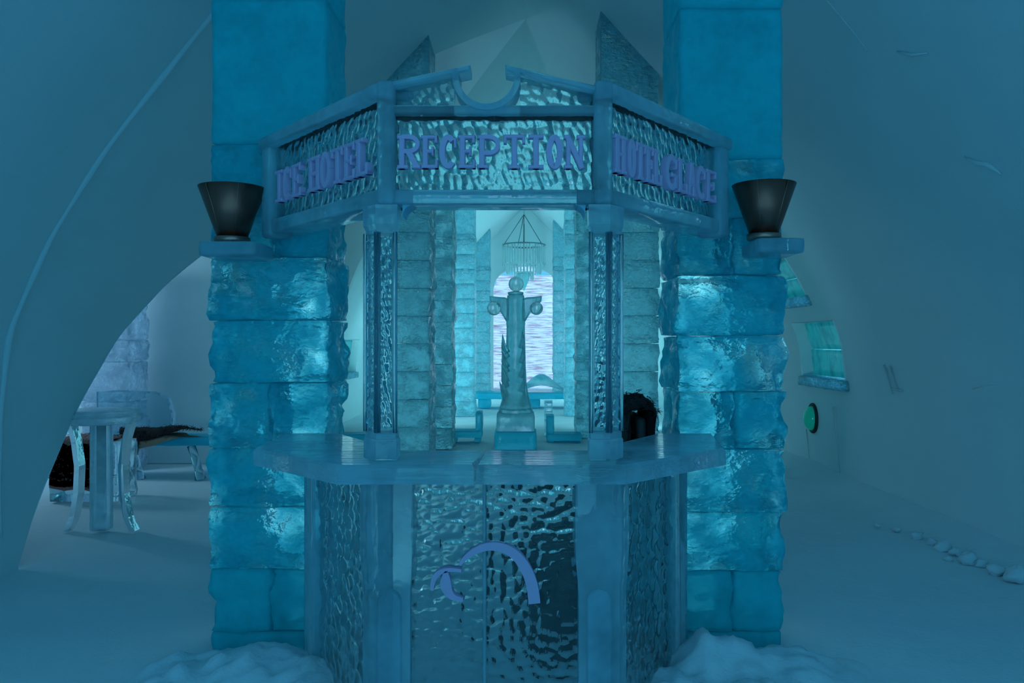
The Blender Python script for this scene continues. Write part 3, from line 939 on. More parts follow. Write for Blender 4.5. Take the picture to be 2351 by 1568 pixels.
def pilaster(x0, x1, u, n, sg):
    """corner pilaster: console on top, slimmer carved shaft below"""
    w = x1 - x0
    zs_ = [zlow, 0.02, 0.62, 0.66, 0.72, 0.80, 0.95, ZC0 - 0.002]
    sc = [1.0, 1.0, 1.0, 1.02, 1.08, 1.13, 1.13, 1.1]
    a = np.array([x0, FB - 0.02, 0]); b = np.array([x1, FB - 0.02, 0])
    corner = a if sg > 0 else b
    plan = [b, np.array([x1, FB + 0.10, 0]), corner + u * 0.10 + np.array([sg * .06, .06, 0]), corner + u * 0.075 + n * 0.0, a] if sg > 0 else \
           [a, np.array([x0, FB + 0.10, 0]), corner + u * 0.10 + np.array([sg * .06, .06, 0]), corner + u * 0.075, b]
    cen = sum(plan) / 5
    V, Fc = [], []
    for z, s_ in zip(zs_, sc):
        for p in plan:
            q = cen + (p - cen) * np.array([s_, s_, 1]); V.append(q + ZU * z)
    for i in range(len(zs_) - 1):
        for k in range(5):
            k2 = (k + 1) % 5
            f = [i * 5 + k, i * 5 + k2, (i + 1) * 5 + k2, (i + 1) * 5 + k]
            Fc.append(f if sg > 0 else f[::-1])
    lo, hi = list(range(5)), [(len(zs_) - 1) * 5 + k for k in range(5)]
    Fc += [lo[::-1], hi] if sg > 0 else [lo, hi[::-1]]
    p_ = mesh_obj('pilaster', np.array(V), Fc, M['frame'], cb, smooth=False)
    # carved inner panel with an arched head
    m_ = (x0 + x1) / 2; hw = w * 0.30
    poly = [(m_ - hw, 0.02), (m_ + hw, 0.02), (m_ + hw, 0.60)] + [(m_ + hw * math.cos(q), 0.60 + 0.05 * math.sin(q)) for q in np.linspace(0.3, math.pi - .3, 7)] + [(m_ - hw, 0.60)]
    mesh_obj('raised_panel', *prism(poly, (0, FB - 0.034, 0), XF, ZU, NF, 0.02, 0.006), M['frame'], p_, smooth=False)
pilaster(bx(850), bx(943), ul, nl, 1)
pilaster(bx(1328), bx(1421), ur, nr, -1)
# emblem: tapering arch and drop
def emblem(pts, par):
    pp = [(bx(a), bz(b)) for a, b, w in pts]; ww = [w / F * FB for a, b, w in pts]
    # resample smoothly
    t = np.arange(len(pp)); tt = np.linspace(0, len(pp) - 1, (len(pp) - 1) * 5 + 1)
    def sm(vals):
        y = np.interp(tt, t, vals); k = np.ones(5) / 5
        z = np.convolve(np.pad(y, 2, mode='edge'), k, 'valid'); z[0], z[-1] = y[0], y[-1]
        return z
    X, Z, Wd = sm([p[0] for p in pp]), sm([p[1] for p in pp]), sm(ww)
    r = ribbon(list(zip(X, Z)), list(Wd)); m_ = len(r) // 2
    a, b = r[:m_], r[m_:][::-1]
    V, Fq = [], []
    for dep in (FB - 0.022, FB + 0.02):
        for q in range(m_):
            for e in (a[q], b[q]): V.append((e[0], dep, e[1]))
    M2 = 2 * m_
    for q in range(m_ - 1):
        i0, i1 = 2 * q, 2 * q + 2
        Fq += [[i0, i1, i1 + 1, i0 + 1], [M2 + i0, M2 + i0 + 1, M2 + i1 + 1, M2 + i1], [i0, M2 + i0, M2 + i1, i1], [i0 + 1, i1 + 1, M2 + i1 + 1, M2 + i0 + 1]]
    Fq += [[0, 1, M2 + 1, M2], [M2 - 2, 2 * M2 - 2, 2 * M2 - 1, M2 - 1]]
    o = mesh_obj('emblem', V, Fq, M['frost'], par, smooth=False)
    o['label'] = 'frosted lavender emblem stroke'
emblem([(1056, 1294, 7), (1066, 1280, 10), (1088, 1263, 15), (1118, 1251, 18), (1150, 1252, 20), (1182, 1268, 22), (1206, 1298, 24), (1222, 1338, 26), (1227, 1382, 27)], cb)
emblem([(1060, 1307, 7), (1030, 1304, 9), (1006, 1312, 12), (995, 1330, 11), (993, 1352, 7)], cb)
emblem([(1026, 1308, 6), (1024, 1322, 20), (1024, 1340, 27), (1030, 1357, 20), (1042, 1369, 13), (1064, 1373, 8)], cb)

# ================================================================== TORCH LAMPS
def torch(xc, yc, z0, r, h, label):
    t = thing('torch_lamp', label, 'lamp', (xc, yc, z0), 'steel torch lamps')
    hb = h * 0.10
    mesh_obj('collar', *lathe([(r * 0.50, z0), (r * 0.54, z0 + 0.004), (r * 0.54, z0 + hb), (r * 0.50, z0 + hb + 0.003)], (xc, yc, 0), 40), M['steel'], t)
    a, b = r * 0.455, r
    mesh_obj('cone', *lathe([(a, z0 + hb + 0.004), (b, z0 + h), (b - 0.004, z0 + h + 0.001), (a - 0.006, z0 + hb + 0.02), (0.0005, z0 + hb + 0.02)], (xc, yc, 0), 48), M['steel_dark'], t)
    # folded sheet seams
    for g in (-2.05, -1.05, 0.2, 1.4, 2.6):
        p0 = (xc + a * math.cos(g), yc + a * math.sin(g), z0 + hb + 0.006); p1 = (xc + b * math.cos(g), yc + b * math.sin(g), z0 + h - 0.002)
        mesh_obj('seam', *tube([p0, p1], 0.0016, 6), M['steel'], t)
torch(-1.437, 3.90, 2.0805, 0.159, 0.272, 'dark steel cone torch lamp on the left pillar corbel')
torch(1.166, 3.90, 2.0965, 0.153, 0.270, 'dark steel cone torch lamp on the right pillar corbel')

# ================================================================== FUR-DRAPED CHAIR behind the counter
def fur_sheet(path, width_pts, thick, seed, amp=0.02, res=24):
    """draped pelt: `path` is the profile (list of xyz centre points), width_pts half-widths along +Y"""
    path = [np.array(p, float) for p in path]
    t = np.linspace(0, len(path) - 1, res); k = np.arange(len(path))
    C = np.stack([np.interp(t, k, [p[i] for p in path]) for i in range(3)], 1)
    hw = np.interp(t, k, width_pts)
    nv = 14
    top, bot = [], []
    for i in range(res):
        tg = C[min(i + 1, res - 1)] - C[max(i - 1, 0)]; tg /= np.linalg.norm(tg)
        n = np.cross(tg, (0, 1, 0)); n /= np.linalg.norm(n)
        if n[2] < -0.2: n = -n
        for j in range(nv):
            s = -1 + 2 * j / (nv - 1)
            e = hw[i] * (1 + 0.12 * math.sin(i * 1.7 + seed) * (abs(s) > 0.8))
            p = C[i] + np.array([0, s * e, 0])
            top.append(p + n * thick * (1 - s ** 6)); bot.append(p - n * 0.004)
    top, bot = np.array(top), np.array(bot)
    top += (fbm(top * 14, seed, 3) * amp)[:, None] * np.array([0.5, 0.5, 1])
    V = np.vstack([top, bot]); Fc = grid_faces(res, nv) + [[q + res * nv for q in f[::-1]] for f in grid_faces(res, nv)]
    o = res * nv
    for j in range(nv - 1): Fc += [[j, j + 1, o + j + 1, o + j], [(res - 1) * nv + j, o + (res - 1) * nv + j, o + (res - 1) * nv + j + 1, (res - 1) * nv + j + 1]]
    for i in range(res - 1): Fc += [[i * nv, o + i * nv, o + (i + 1) * nv, (i + 1) * nv], [i * nv + nv - 1, (i + 1) * nv + nv - 1, o + (i + 1) * nv + nv - 1, o + i * nv + nv - 1]]
    return V, Fc
def hair(verts, n, length, seed, down=0.5):
    """guard hairs: thin slivers standing on a pelt"""
    r = np.random.default_rng(seed)
    idx = r.integers(0, len(verts), n)
    V, Fc = [], []
    for q in idx:
        p = verts[q] + r.normal(0, 0.008, 3)
        d = r.normal(0, 1, 3); d[2] = d[2] * 0.5 - down * 0.6; d /= np.linalg.norm(d)
        l = length * r.uniform(0.6, 1.3)
        w = np.cross(d, r.normal(0, 1, 3)); w = w / np.linalg.norm(w) * 0.003
        k = len(V)
        V += [p - w, p + w, p + d * l]; Fc.append([k, k + 1, k + 2])
    return np.array(V), Fc

ch = thing('draped_chair', 'chair covered in black fur behind the counter by the right pillar', 'chair', (0.38, 4.2, 0))
for xx in (0.06, 0.60):
    for yy in (3.98, 4.38): bar('leg', xx - .025, xx + .025, 0, 0.50, yy - .025, yy + .025, M['dark'], ch, 0.006)
bar('seat', 0.02, 0.60, 0.50, 0.56, 3.95, 4.42, M['dark'], ch, 0.02)
bar('backrest', 0.55, 0.60, 0.565, 1.22, 3.96, 4.42, M['dark'], ch, 0.02)
v, f = fur_sheet([(0.635, 4.19, 0.55), (0.64, 4.19, 0.9), (0.64, 4.19, 1.255), (0.59, 4.19, 1.275), (0.52, 4.19, 1.265), (0.48, 4.19, 0.9), (0.47, 4.19, 0.63), (0.25, 4.19, 0.60), (0.02, 4.19, 0.60), (-0.03, 4.19, 0.5), (-0.04, 4.19, 0.12)],
                 [.24, .25, .25, .25, .25, .25, .26, .27, .27, .27, .26], 0.03, 4, 0.02, 48)
fo = mesh_obj('fur_throw', v, f, M['fur'], ch)
tag(mesh_obj('fur_hair', *hair(v[:48 * 14], 2600, 0.04, 3), M['fur'], fo, smooth=False), kind='stuff')
v, f = fur_sheet([(0.50, 3.925, 0.98), (0.47, 3.92, 0.8), (0.40, 3.915, 0.64), (0.30, 3.91, 0.58), (0.10, 3.91, 0.55)], [.012, .02, .025, .022, .012], 0.008, 9, 0.006, 20)
tag(mesh_obj('pale_hem', v, f, M['hide'], fo), 'pale hide edge of the throw')
# long hanging flap on the camera side
v, f = prism([(0.02, 0.10), (0.62, 0.06), (0.64, 0.72), (0.5, 0.76), (0.20, 0.72), (0.0, 0.60)], (0, 3.935, 0), XF, ZU, NF, 0.02, 0.006)
v = v + np.stack([v[:, 0] * 0, fbm(v * 5, 3, 2) * 0.015, v[:, 0] * 0], 1)
mesh_obj('fur_flap', v, f, M['fur'], ch, smooth=False)

# ================================================================== HALL FURNISHING
# lamp-post sculpture
LPx, LPy = fx(1184, 12.0), 12.0
lp = thing('lamp_sculpture', 'carved ice lamp post with three globes in the middle of the hall', 'sculpture', (LPx, LPy, 0))
def lz(py): return EYE - (py - CY) / F * 12.0
def lw(px): return px / F * 12.0
for z0, z1, w0, w1, r_ in ((0.0, lz(987), 95, 92, .02), (lz(987), lz(946), 86, 80, .02)):
    vb, fb = rough_block((lw(w0), lw(w0), z1 - z0 - .004), r_, 0.008, int(w0), 6, 0.06)
    mesh_obj('plinth', vb + np.array([LPx, LPy, (z0 + z1) / 2]), fb, M['bench'] if z0 == 0 else M['sculpt'], lp)
pr_ = [(lw(40), lz(946)), (lw(38), lz(938)), (lw(34), lz(925)), (lw(29), lz(905)), (lw(25), lz(880)), (lw(23), lz(840)), (lw(22), lz(790)), (lw(21), lz(750)), (lw(22), lz(742)), (lw(21), lz(735)), (lw(21), lz(690)), (lw(19), lz(678))]
mesh_obj('shaft', *lathe(pr_, (LPx, LPy, 0), 28), M['sculpt'], lp)
mesh_obj('capital', *lathe([(lw(14), lz(678)), (lw(18), lz(676)), (lw(18), lz(671)), (lw(10), lz(669))], (LPx, LPy, 0), 24), M['sculpt'], lp)
mesh_obj('globe', *sphere((LPx + lw(1), LPy, lz(652)), lw(17.5)), M['crystal'], lp)
for sg, gx_, gr in ((-1, 1135, 16), (1, 1231, 15)):
    gxw = fx(gx_, 12.0)
    o = [(LPx + sg * lw(14), lz(735)), (LPx + sg * lw(22), lz(738)), (LPx + sg * lw(34), lz(718)), (LPx + sg * lw(50), lz(700)), (LPx + sg * lw(59), lz(692)), (LPx + sg * lw(60), lz(680)),
         (LPx + sg * lw(40), lz(682)), (LPx + sg * lw(24), lz(683)), (LPx + sg * lw(14), lz(688))]
    mesh_obj('arm', *prism(o, (0, LPy - 0.09, 0), XF, ZU, NF, 0.18, 0.03), M['sculpt'], lp, smooth=False)
    mesh_obj('globe', *sphere((gxw, LPy - 0.16, lz(709)), lw(gr)), M['crystal'], lp)
# carved flames climbing the shaft
rr = random.Random(5)
for k in range(13):
    py = 925 - k * 11
    sx_ = -1 if k % 3 else 0.6
    bx0 = LPx + sx_ * lw(18); z = lz(py)
    tip = (LPx + sx_ * lw(34 - k * 0.7 + rr.uniform(-3, 4)), LPy - 0.12 + rr.uniform(-.05, .05), z + lw(30 + rr.uniform(0, 10)))
    mid = (LPx + sx_ * lw(27), LPy - 0.11, z + lw(8))
    mesh_obj('carved_flame', *tube([(bx0, LPy - 0.10, z - lw(6)), mid, tip], [lw(7), lw(6), lw(0.6)], 8), M['sculpt'], lp)

# chandelier
CD = 16.0
chx = fx(1203, CD)
def cz(py): return EYE - (py - CY) / F * CD
def cw(px): return px / F * CD
cdl = thing('chandelier', 'tiered crystal ice chandelier hanging in the hall', 'chandelier', (chx, CD, cz(668)))
def ringm(name, r, z, th, mat, par):
    pts = [(chx + r * math.cos(a), CD + r * math.sin(a), z) for a in np.linspace(0, 2 * math.pi, 41)]
    return mesh_obj(name, *tube(pts, th, 6, False), mat, par)
tiers = [(49, 563, 608, 44), (39, 606, 628, 32), (21, 626, 642, 18)]
for r, pa, pb, n in tiers:
    rg = ringm('ring', cw(r), cz(pa), 0.016, M['wire'] if r == 49 else M['crystal'], cdl)
    L0 = cz(pa) - cz(pb)
    me = None
    for k in range(n):
        a = 2 * math.pi * k / n
        if me is None:
            v, f = lathe([(0.002, -L0), (0.016, -L0 + 0.03), (0.018, -0.03), (0.006, 0)], (0, 0, 0), 6)
            o = mesh_obj('crystal', v, f, M['crystal'], None, smooth=False); me = o.data
            o.parent = cdl
        else:
            o = bpy.data.objects.new('crystal', me); link(o, cdl)
        wv = 0.03 * math.sin(k * 2.4) * (r == 49)
        o.location = (cw(r) * math.cos(a), cw(r) * math.sin(a), cz(pa) - cz(668) - 0.012 + wv)
mesh_obj('pendant', *lathe([(0.004, cz(668)), (cw(10), cz(646)), (cw(15), cz(630)), (cw(13), cz(626))], (chx, CD, 0), 12), M['sculpt'], cdl, smooth=False)
mesh_obj('stem', *tube([(chx, CD, cz(628)), (chx, CD, cz(514))], 0.012, 6), M['wire'], cdl)
for a in (0.35, 1.9, 3.3, 4.7):
    p = (chx + cw(47) * math.cos(a), CD + cw(47) * math.sin(a), cz(563))
    mesh_obj('chain', *tube([p, (chx, CD, cz(492))], 0.008, 6), M['wire'], cdl)
mesh_obj('hanging_cord', *tube([(chx, CD, cz(496)), (chx, CD, 6.16)], 0.012, 6), M['wire'], cdl)

# ice chairs and benches in the hall
def ice_chair(label, x0, x1, y, seat_z, back_x0, back_x1, back_z, dy=0.42):
    t = thing('ice_chair', label, 'chair', ((x0 + x1) / 2, y + dy / 2, 0), 'cyan ice chairs in the hall')
    def blk(name, a, b, ya, yb, za, zb, sd):
        vb, fb = rough_block((b - a, yb - ya, zb - za), 0.012, 0.006, sd, 8, 0.06)
        mesh_obj(name, vb + np.array([(a + b) / 2, (ya + yb) / 2, (za + zb) / 2]), fb, M['bench'], t)
    blk('seat', x0, x1, y, y + dy, seat_z - 0.11, seat_z, 3)
    blk('backrest', back_x0, back_x1, y, y + dy, seat_z + 0.004, back_z, 4)
    for a in (x0 + .02, x1 - .12): blk('leg', a, a + 0.10, y + 0.04, y + dy - 0.04, 0.0, seat_z - 0.114, 5)
    return t
ice_chair('cyan ice chair left of the lamp post', fx(1030, 12.6), fx(1106, 12.6), 12.6, EYE - 206 / F * 12.6, fx(1091, 12.6), fx(1106, 12.6), EYE - 163 / F * 12.6)
ice_chair('cyan ice chair right of the lamp post', fx(1255, 12.6), fx(1336, 12.6), 12.6, EYE - 213 / F * 12.6, fx(1255, 12.6), fx(1273, 12.6), EYE - 171 / F * 12.6)
st = thing('ice_tower', 'little stack of clear ice blocks behind the right ice chair', 'ice blocks', (fx(1259, 13.6), 13.6, 0))
zz_ = [0.0, .28, .42, .51, .60]
for i in range(4):
    vb, fb = rough_block((0.14, 0.14, zz_[i + 1] - zz_[i] - 0.006), 0.008, 0.003, i, 8, 0.05)
    mesh_obj('block', vb + np.array([fx(1259, 13.6), 13.6, (zz_[i] + zz_[i + 1]) / 2]), fb, M['clear'], st)
b_ = thing('ice_bench', 'low cyan ice bench seen between left pillar and left column', 'bench', (fx(770, 12.0), 12.2, 0))
vb, fb = rough_block((1.1, 0.45, 0.15), 0.015, 0.008, 9, 7, 0.06); mesh_obj('seat', vb + np.array([fx(770, 12.0), 12.2, 0.125]), fb, M['bench'], b_)
for q in (-.4, .4):
    vb, fb = rough_block((.15, 0.35, 0.05), 0.01, 0.003, 9, 7, 0.06); mesh_obj('foot', vb + np.array([fx(770, 12.0) + q, 12.2, 0.025]), fb, M['bench'], b_)
# low snow bar with an ice slab below the bright window
bt = thing('ice_bar', 'low ice slab table below the bright arched window', 'table', (0.45, 19.5, 0))
vb, fb = rough_block((2.9, 0.9, 0.16), 0.02, 0.01, 2, 6, 0.12); mesh_obj('slab', vb + np.array([0.2, 19.4, 0.30]), fb, M['bench'], bt)
for q in (-1.0, 0.2, 1.4):
    vb, fb = rough_block((.3, 0.6, 0.22), 0.02, 0.01, 2, 6, 0.1); mesh_obj('support', vb + np.array([q, 19.4, 0.109]), fb, M['bench'], bt)
# rounded ice mound on the slab
G = []
for i in range(30):
    for j in range(16):
        x = 0.0 + 1.55 * i / 29; y = 19.05 + 0.75 * j / 15
        h = 0.02 + 0.42 * math.exp(-((x - 0.38) / 0.42) ** 2) * math.exp(-((y - 19.4) / 0.35) ** 2)
        G.append((x, y, 0.372 + h))
Gt = np.array(G); Gb = Gt.copy(); Gb[:, 2] = 0.382
fcs = grid_faces(30, 16); n_ = len(Gt)
tag(mesh_obj('ice_mound', *merge([(Gt, fcs), (Gb, [q[::-1] for q in fcs])]), M['sculpt'], origin=(0.7, 19.4, 0.382)), 'rounded pale blue ice mound on the slab below the bright window', 'ice mound', kind='thing')

# ================================================================== SIDE ROOM: table, bench, furs
TX, TY = fx(233, 6.75), 6.75
tb = thing('ice_table', 'round bar-height ice table with curved legs in the side arch', 'table', (TX, TY, 0))
zt = EYE - (940 - CY) / F * 6.75
mesh_obj('table_top', *lathe([(0.26, zt - 0.115), (0.30, zt - 0.105), (0.325, zt - 0.06), (0.325, zt - 0.05), (0.30, zt - 0.045), (0.305, zt - 0.01), (0.29, zt)], (TX, TY, 0), 48), M['counter'], tb)
def hour(t):     # half width of the curved leg board from the floor up
    return np.interp(t, [0, .12, .35, .6, .85, 1], [.30, .25, .215, .205, .235, .275])
ts = np.linspace(0, 1, 24)
for u_, n_, ths, sc in (((1, 0, 0), (0, -1, 0), .10, 1.0),):
    for s_ in (-1, 1):
        # outer curved rib
        outl = [(s_ * hour(t) * sc, t * (zt - 0.118)) for t in ts] + [(s_ * (hour(t) * sc - 0.042), t * (zt - 0.118)) for t in ts[::-1]]
        m_ = len(ts)
        V, Fq = [], []
        O = np.array([TX, TY, 0]) + np.array(n_) * ths / 2
        for dep in (0, ths):
            for q in range(m_):
                for e in (outl[q], outl[2 * m_ - 1 - q]): V.append(O + np.array(u_) * e[0] + ZU * e[1] - np.array(n_) * dep)
        M2 = 2 * m_
        for q in range(m_ - 1):
            i0, i1 = 2 * q, 2 * q + 2
            Fq += [[i0, i1, i1 + 1, i0 + 1], [M2 + i0, M2 + i0 + 1, M2 + i1 + 1, M2 + i1], [i0, M2 + i0, M2 + i1, i1], [i0 + 1, i1 + 1, M2 + i1 + 1, M2 + i0 + 1]]
        Fq += [[0, 1, M2 + 1, M2], [M2 - 2, 2 * M2 - 2, 2 * M2 - 1, M2 - 1]]
        if (s_ > 0) == (u_[0] == 1): Fq = [q[::-1] for q in Fq]
        mesh_obj('leg', np.array(V), Fq, M['clear'], tb, smooth=False)
bw = 0.075
mesh_obj('core', *bevel_box((TX, TY, (zt - .118) / 2), (bw * 2, 0.13, zt - 0.12), 0.02), M['frame'], tb)
# bench
BY = 9.15
bn = thing('ice_bench', 'clear ice bench with arched back and curved legs in the side room', 'bench', (fx(370, BY), BY + .25, 0))
zs1 = EYE - (1005 - CY) / F * BY
xs0, xs1 = fx(150, BY), fx(490, BY)
vb, fb = rough_block((xs1 - xs0, 0.5, 0.10), 0.02, 0.008, 8, 6, 0.06); mesh_obj('seat', vb + np.array([(xs0 + xs1) / 2, BY + .25, zs1 - 0.05]), fb, M['bench'], bn)
for xx in (fx(170, BY), fx(300, BY), fx(440, BY)):
    pts = [(xx - 0.05, BY + .1, zs1 - .10), (xx + 0.0, BY + .1, zs1 - .25), (xx + 0.035, BY + .1, .12), (xx + 0.06, BY + .1, 0)]
    mesh_obj('leg', *tube(pts, [.05, .045, .045, .065], 10), M['clear'], bn)
poly = [(fx(180, BY), 0), (fx(362, BY), 0), (fx(364, BY), .25), (fx(352, BY), .42), (fx(325, BY), .50), (fx(230, BY), .52), (fx(180, BY), .5)]
mesh_obj('backrest', *prism(poly, (0, BY + .36, zs1 + 0.004), XF, ZU, NF, 0.09, 0.02), M['clear'], bn, smooth=False)
# pelts
def pelt(name, label, outline, zfun, mat, hide_mat, seed, loc, thick=0.03):
    """flat pelt with ragged outline lying over zfun(x, y)"""
    t = thing(name, label, 'fur', loc)
    bm = bmesh.new()
    vs = [bm.verts.new((x, y, 0)) for x, y in outline]
    fc = bm.faces.new(vs)
    bmesh.ops.triangulate(bm, faces=[fc]); bmesh.ops.subdivide_edges(bm, edges=list(bm.edges), cuts=3, use_grid_fill=True)
    bmesh.ops.subdivide_edges(bm, edges=list(bm.edges), cuts=1)
    bmesh.ops.triangulate(bm, faces=list(bm.faces))
    bm.verts.index_update()
    P2 = np.array([(v.co.x, v.co.y, 0) for v in bm.verts]); fs = [[v.index for v in f.verts] for f in bm.faces]
    bm.free()
    if sum((P2[f[1]][0] - P2[f[0]][0]) * (P2[f[2]][1] - P2[f[0]][1]) - (P2[f[1]][1] - P2[f[0]][1]) * (P2[f[2]][0] - P2[f[0]][0]) for f in fs) < 0: fs = [f[::-1] for f in fs]
    lo = np.array([zfun(x, y) for x, y, _ in P2])
    hi = lo + np.array([0, 0, 1]) * (thick + 0.012 * fbm(P2 * 9, seed, 2))[:, None]
    mesh_obj('hide', lo, [f[::-1] for f in fs], hide_mat, t)
    p = mesh_obj('pile', hi, fs, mat, t)
    tag(mesh_obj('pile_hair', *hair(hi, 1500, 0.035, seed, 0.2), mat, p, smooth=False), kind='stuff')
    return t
# black pelt on the bench; it hangs over the front edge at its left part
yf = BY - 0.005
def bench_z(x, y):
    if y >= yf: return (x, y, zs1 + 0.006 + 0.02 * max(0, math.sin((x + 5) * 9)))
    return (x, yf - 0.012 - 0.02 * (yf - y), zs1 + 0.006 - (yf - y))
ol = [(fx(280, BY), yf - .08), (fx(284, BY), yf - .20), (fx(290, BY), yf - .42), (fx(299, BY), yf - .34), (fx(304, BY), yf - .24), (fx(318, BY), yf - .20), (fx(322, BY), yf - .13), (fx(350, BY), yf - .10), (fx(385, BY), yf - .04),
      (fx(415, BY), yf + .0), (fx(457, BY), yf + .06), (fx(454, BY), yf + .10), (fx(418, BY), yf + .20), (fx(400, BY), yf + .33), (fx(350, BY), yf + .34), (fx(300, BY), yf + .33), (fx(262, BY), yf + .15)]
pelt('fur_pelt', 'black fur pelt with pale edge thrown over the ice bench', ol, bench_z, M['fur'], M['hide'], 6, (fx(350, BY), BY, zs1), 0.085)
v, f = fur_sheet([(fx(292, BY), yf - .03, zs1 - .02), (fx(300, BY), yf - .035, zs1 - .10), (fx(305, BY), yf - .04, zs1 - .2), (fx(297, BY), yf - .04, zs1 - .3)], [.01] * 4, .01, 2, 0.004, 10)
# second, brown pelt hanging behind the table
BY2 = 7.9
st2 = thing('ice_stool', 'low ice block seat under a brown pelt behind the round ice table', 'stool', (fx(165, BY2), BY2 + .22, 0))
x0_, x1_ = fx(110, BY2), fx(268, BY2)
vb, fb = rough_block((x1_ - x0_, 0.42, 0.60), 0.02, 0.01, 4, 6, 0.06)
mesh_obj('block', vb + np.array([(x0_ + x1_) / 2, BY2 + .22, 0.30]), fb, M['clear'], st2)
yf2 = BY2 - 0.015
def stool_z(x, y):
    if y >= yf2: return (x, y, 0.612)
    return (x, yf2 - 0.01, 0.612 - (yf2 - y))
ol2 = [(fx(116, BY2), yf2 - .46), (fx(150, BY2), yf2 - .49), (fx(185, BY2), yf2 - .47), (fx(215, BY2), yf2 - .50), (fx(245, BY2), yf2 - .46), (fx(262, BY2), yf2 - .40), (fx(258, BY2), yf2 - .2), (fx(262, BY2), yf2 + .05), (fx(250, BY2), yf2 + .30), (fx(190, BY2), yf2 + .34), (fx(140, BY2), yf2 + .30), (fx(118, BY2), yf2 + .1)]
pelt('fur_pelt', 'dark brown fur pelt hanging down behind the round ice table', ol2, stool_z, M['fur_brown'], M['fur_brown'], 8, (fx(165, BY2), BY2, .61), 0.03)
# sparkling column in the side room
t = thing('ice_column', 'sparkling white ice column at the back of the side room', 'pillar', (fx(225, 9.9), 10.1, 0))
lv = [0, .4, .85, 1.35, 1.62, 2.1, 2.6]
for i in range(6):
    vb, fb = rough_block((0.62, 0.5, lv[i + 1] - lv[i] - .008), 0.02, 0.03, 50 + i, 8, 0.05)
    mesh_obj('block', vb + np.array([fx(240, 9.9), 10.15, (lv[i] + lv[i + 1]) / 2]), fb, M['sparkle'], t)

# ================================================================== RIGHT WALL DETAILS
yl = 10.1; zl_ = EYE - (960 - CY) / F * yl; xl = float(W(zl_)) - 0.01
wl = thing('wall_light', 'small green dome light on the right snow wall below the window', 'lamp', (xl, yl, zl_))
V, Fq = [], []
nr_, ns_ = 8, 20
for i in range(nr_ + 1):
    a = math.pi / 2 * i / nr_
    for k in range(ns_):
        g = 2 * math.pi * k / ns_
        V.append((xl - 0.025 - 0.10 * math.sin(a), yl + 0.13 * math.cos(a) * math.cos(g), zl_ + 0.155 * math.cos(a) * math.sin(g)))
for i in range(nr_):
    for k in range(ns_):
        k2 = (k + 1) % ns_
        Fq.append([i * ns_ + k, (i + 1) * ns_ + k, (i + 1) * ns_ + k2, i * ns_ + k2])
mesh_obj('glass_dome', V, Fq, M['bulb'], wl)
pts = [(xl - 0.01, yl + 0.145 * math.cos(g), zl_ + 0.17 * math.sin(g)) for g in np.linspace(0, 2 * math.pi, 33)]
mesh_obj('rim', *tube(pts, 0.024, 8, False), M['dark'], wl)
# carved scratches, drips and a shallow mark on the wall
def on_wall(px, py, lift=0.0):
    k = (px - CX) / F; d = 8.0
    for _ in range(40):
        z = EYE - (py - CY) / F * d; d = float(W(max(0, z))) / k
    z = EYE - (py - CY) / F * d
    return np.array([k * d - lift, d, z])
def wall_line(name, pxs, r, mat):
    mesh_obj(name, *tube([on_wall(a, b, 0.004) for a, b in pxs], r, 6), mat, wall_right)
wall_line('drip_stain', [(1918, 935), (1920, 985), (1926, 1040), (1932, 1095), (1948, 1140), (1952, 1152)], [.03, .014, .010, .010, .012, .006], M['stain'])
wall_line('drip_stain', [(1852, 985), (1857, 1040), (1864, 1095)], [.008, .006, .004], M['stain'])
for q in ([(2030, 838), (2040, 870), (2050, 905)], [(2043, 840), (2052, 872), (2060, 892)], [(2050, 893), (2072, 897)]):
    wall_line('carved_mark', q, [.012, .009, .006][:len(q)], M['stain'])
wall_line('snow_ridge', [(2215, 360), (2245, 375), (2270, 378), (2300, 400)], [.004, .016, .018, .004], M['snow'])
wall_line('snow_ridge', [(2060, 118), (2095, 126), (2130, 122)], [.004, .012, .004], M['snow'])
wall_line('snow_ridge', [(2235, 893), (2280, 880), (2320, 885)], [.004, .014, .004], M['snow'])
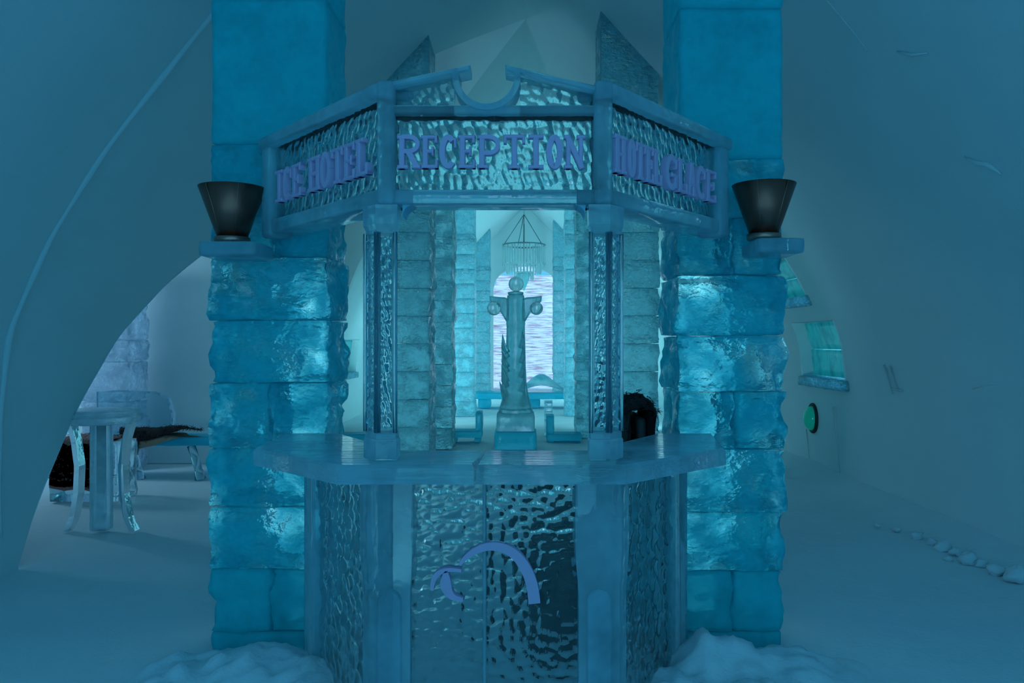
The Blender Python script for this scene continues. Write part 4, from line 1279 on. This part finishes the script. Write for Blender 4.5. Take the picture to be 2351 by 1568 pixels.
# loose lumps of snow at the foot of the wall
rr = random.Random(11)
lumps = [(2104, 1230, 22), (2165, 1255, 30), (2195, 1268, 24), (2226, 1283, 36), (2253, 1294, 22), (2288, 1310, 30), (2336, 1322, 46), (2140, 1246, 18), (2060, 1215, 14), (2310, 1312, 20), (2015, 1206, 12), (2178, 1282, 14)]
ORD = 'first second third fourth fifth sixth seventh eighth ninth tenth eleventh twelfth'.split()
order = sorted(range(len(lumps)), key=lambda q: -lumps[q][0])
for i, (a, b, s_) in enumerate(lumps):
    d = EYE * F / (b + s_ * 0.3 - CY)
    x, y = (a - CX) / F * d, d
    r_ = s_ / F * d * 0.5
    v, f = sphere((0, 0, 0), 1, 14, 9)
    v = v * (1.1 + 0.42 * fbm(v * 1.9 + i * 5, i, 3))[:, None] * np.array([r_ * 1.15, r_, r_ * 0.8])
    zf = 0.5 * max(0, min(0.5, abs(x) - 3.15)) ** 2
    o = mesh_obj('snow_lump', v + np.array([x, y, r_ * 0.55 + zf]), f, M['snow_floor'], origin=(x, y, zf))
    tag(o, ORD[order.index(i)] + ' snow lump from the right along the foot of the right wall', 'snow', 'snow lumps by the right wall', 'thing')

# drifts against the booth
def drift(label, x0, x1, y0, y1, bumps, seed):
    n1, n2 = 60, 44
    G = []
    for x in np.linspace(x0, x1, n1):
        for y in np.linspace(y0, y1, n2):
            e = min(1, min(x - x0, x1 - x) / 0.18, ) * min(1, min(y - y0, y1 - y) / 0.18)
            e = max(0, e); e = e * e * (3 - 2 * e)
            h = max(b[2] * math.exp(-((x - b[0]) / b[3]) ** 2 - ((y - b[1]) / b[4]) ** 2) for b in bumps)
            G.append((x, y, -0.03 + e * (0.03 + h)))
    G = np.array(G)
    hh = np.clip(G[:, 2] / 0.08, 0, 1)
    G[:, 2] += hh * fbm(G * np.array([13, 13, 0]) + seed, seed, 4, 0.6) * 0.026
    c = ((x0 + x1) / 2, (y0 + y1) / 2, 0)
    return tag(mesh_obj('snow_drift', G, grid_faces(n1, n2), M['snow_floor'], origin=c), label, 'snow', kind='thing')
drift('low snow drift against the foot of the left ice pillar', -1.95, -0.45, 2.75, 4.15,
      [(-1.30, 3.80, .135, .34, .28), (-1.62, 3.75, .09, .25, .3), (-1.0, 3.65, .10, .26, .28), (-1.4, 3.3, .07, .5, .35)], 2)
drift('heaped snow drift against the foot of the right ice pillar', 0.2, 1.8, 2.6, 4.15,
      [(0.84, 3.78, .205, .17, .25), (0.98, 3.80, .19, .16, .25), (1.25, 3.78, .12, .25, .28), (0.60, 3.55, .12, .22, .3), (0.95, 3.3, .12, .45, .4)], 4)
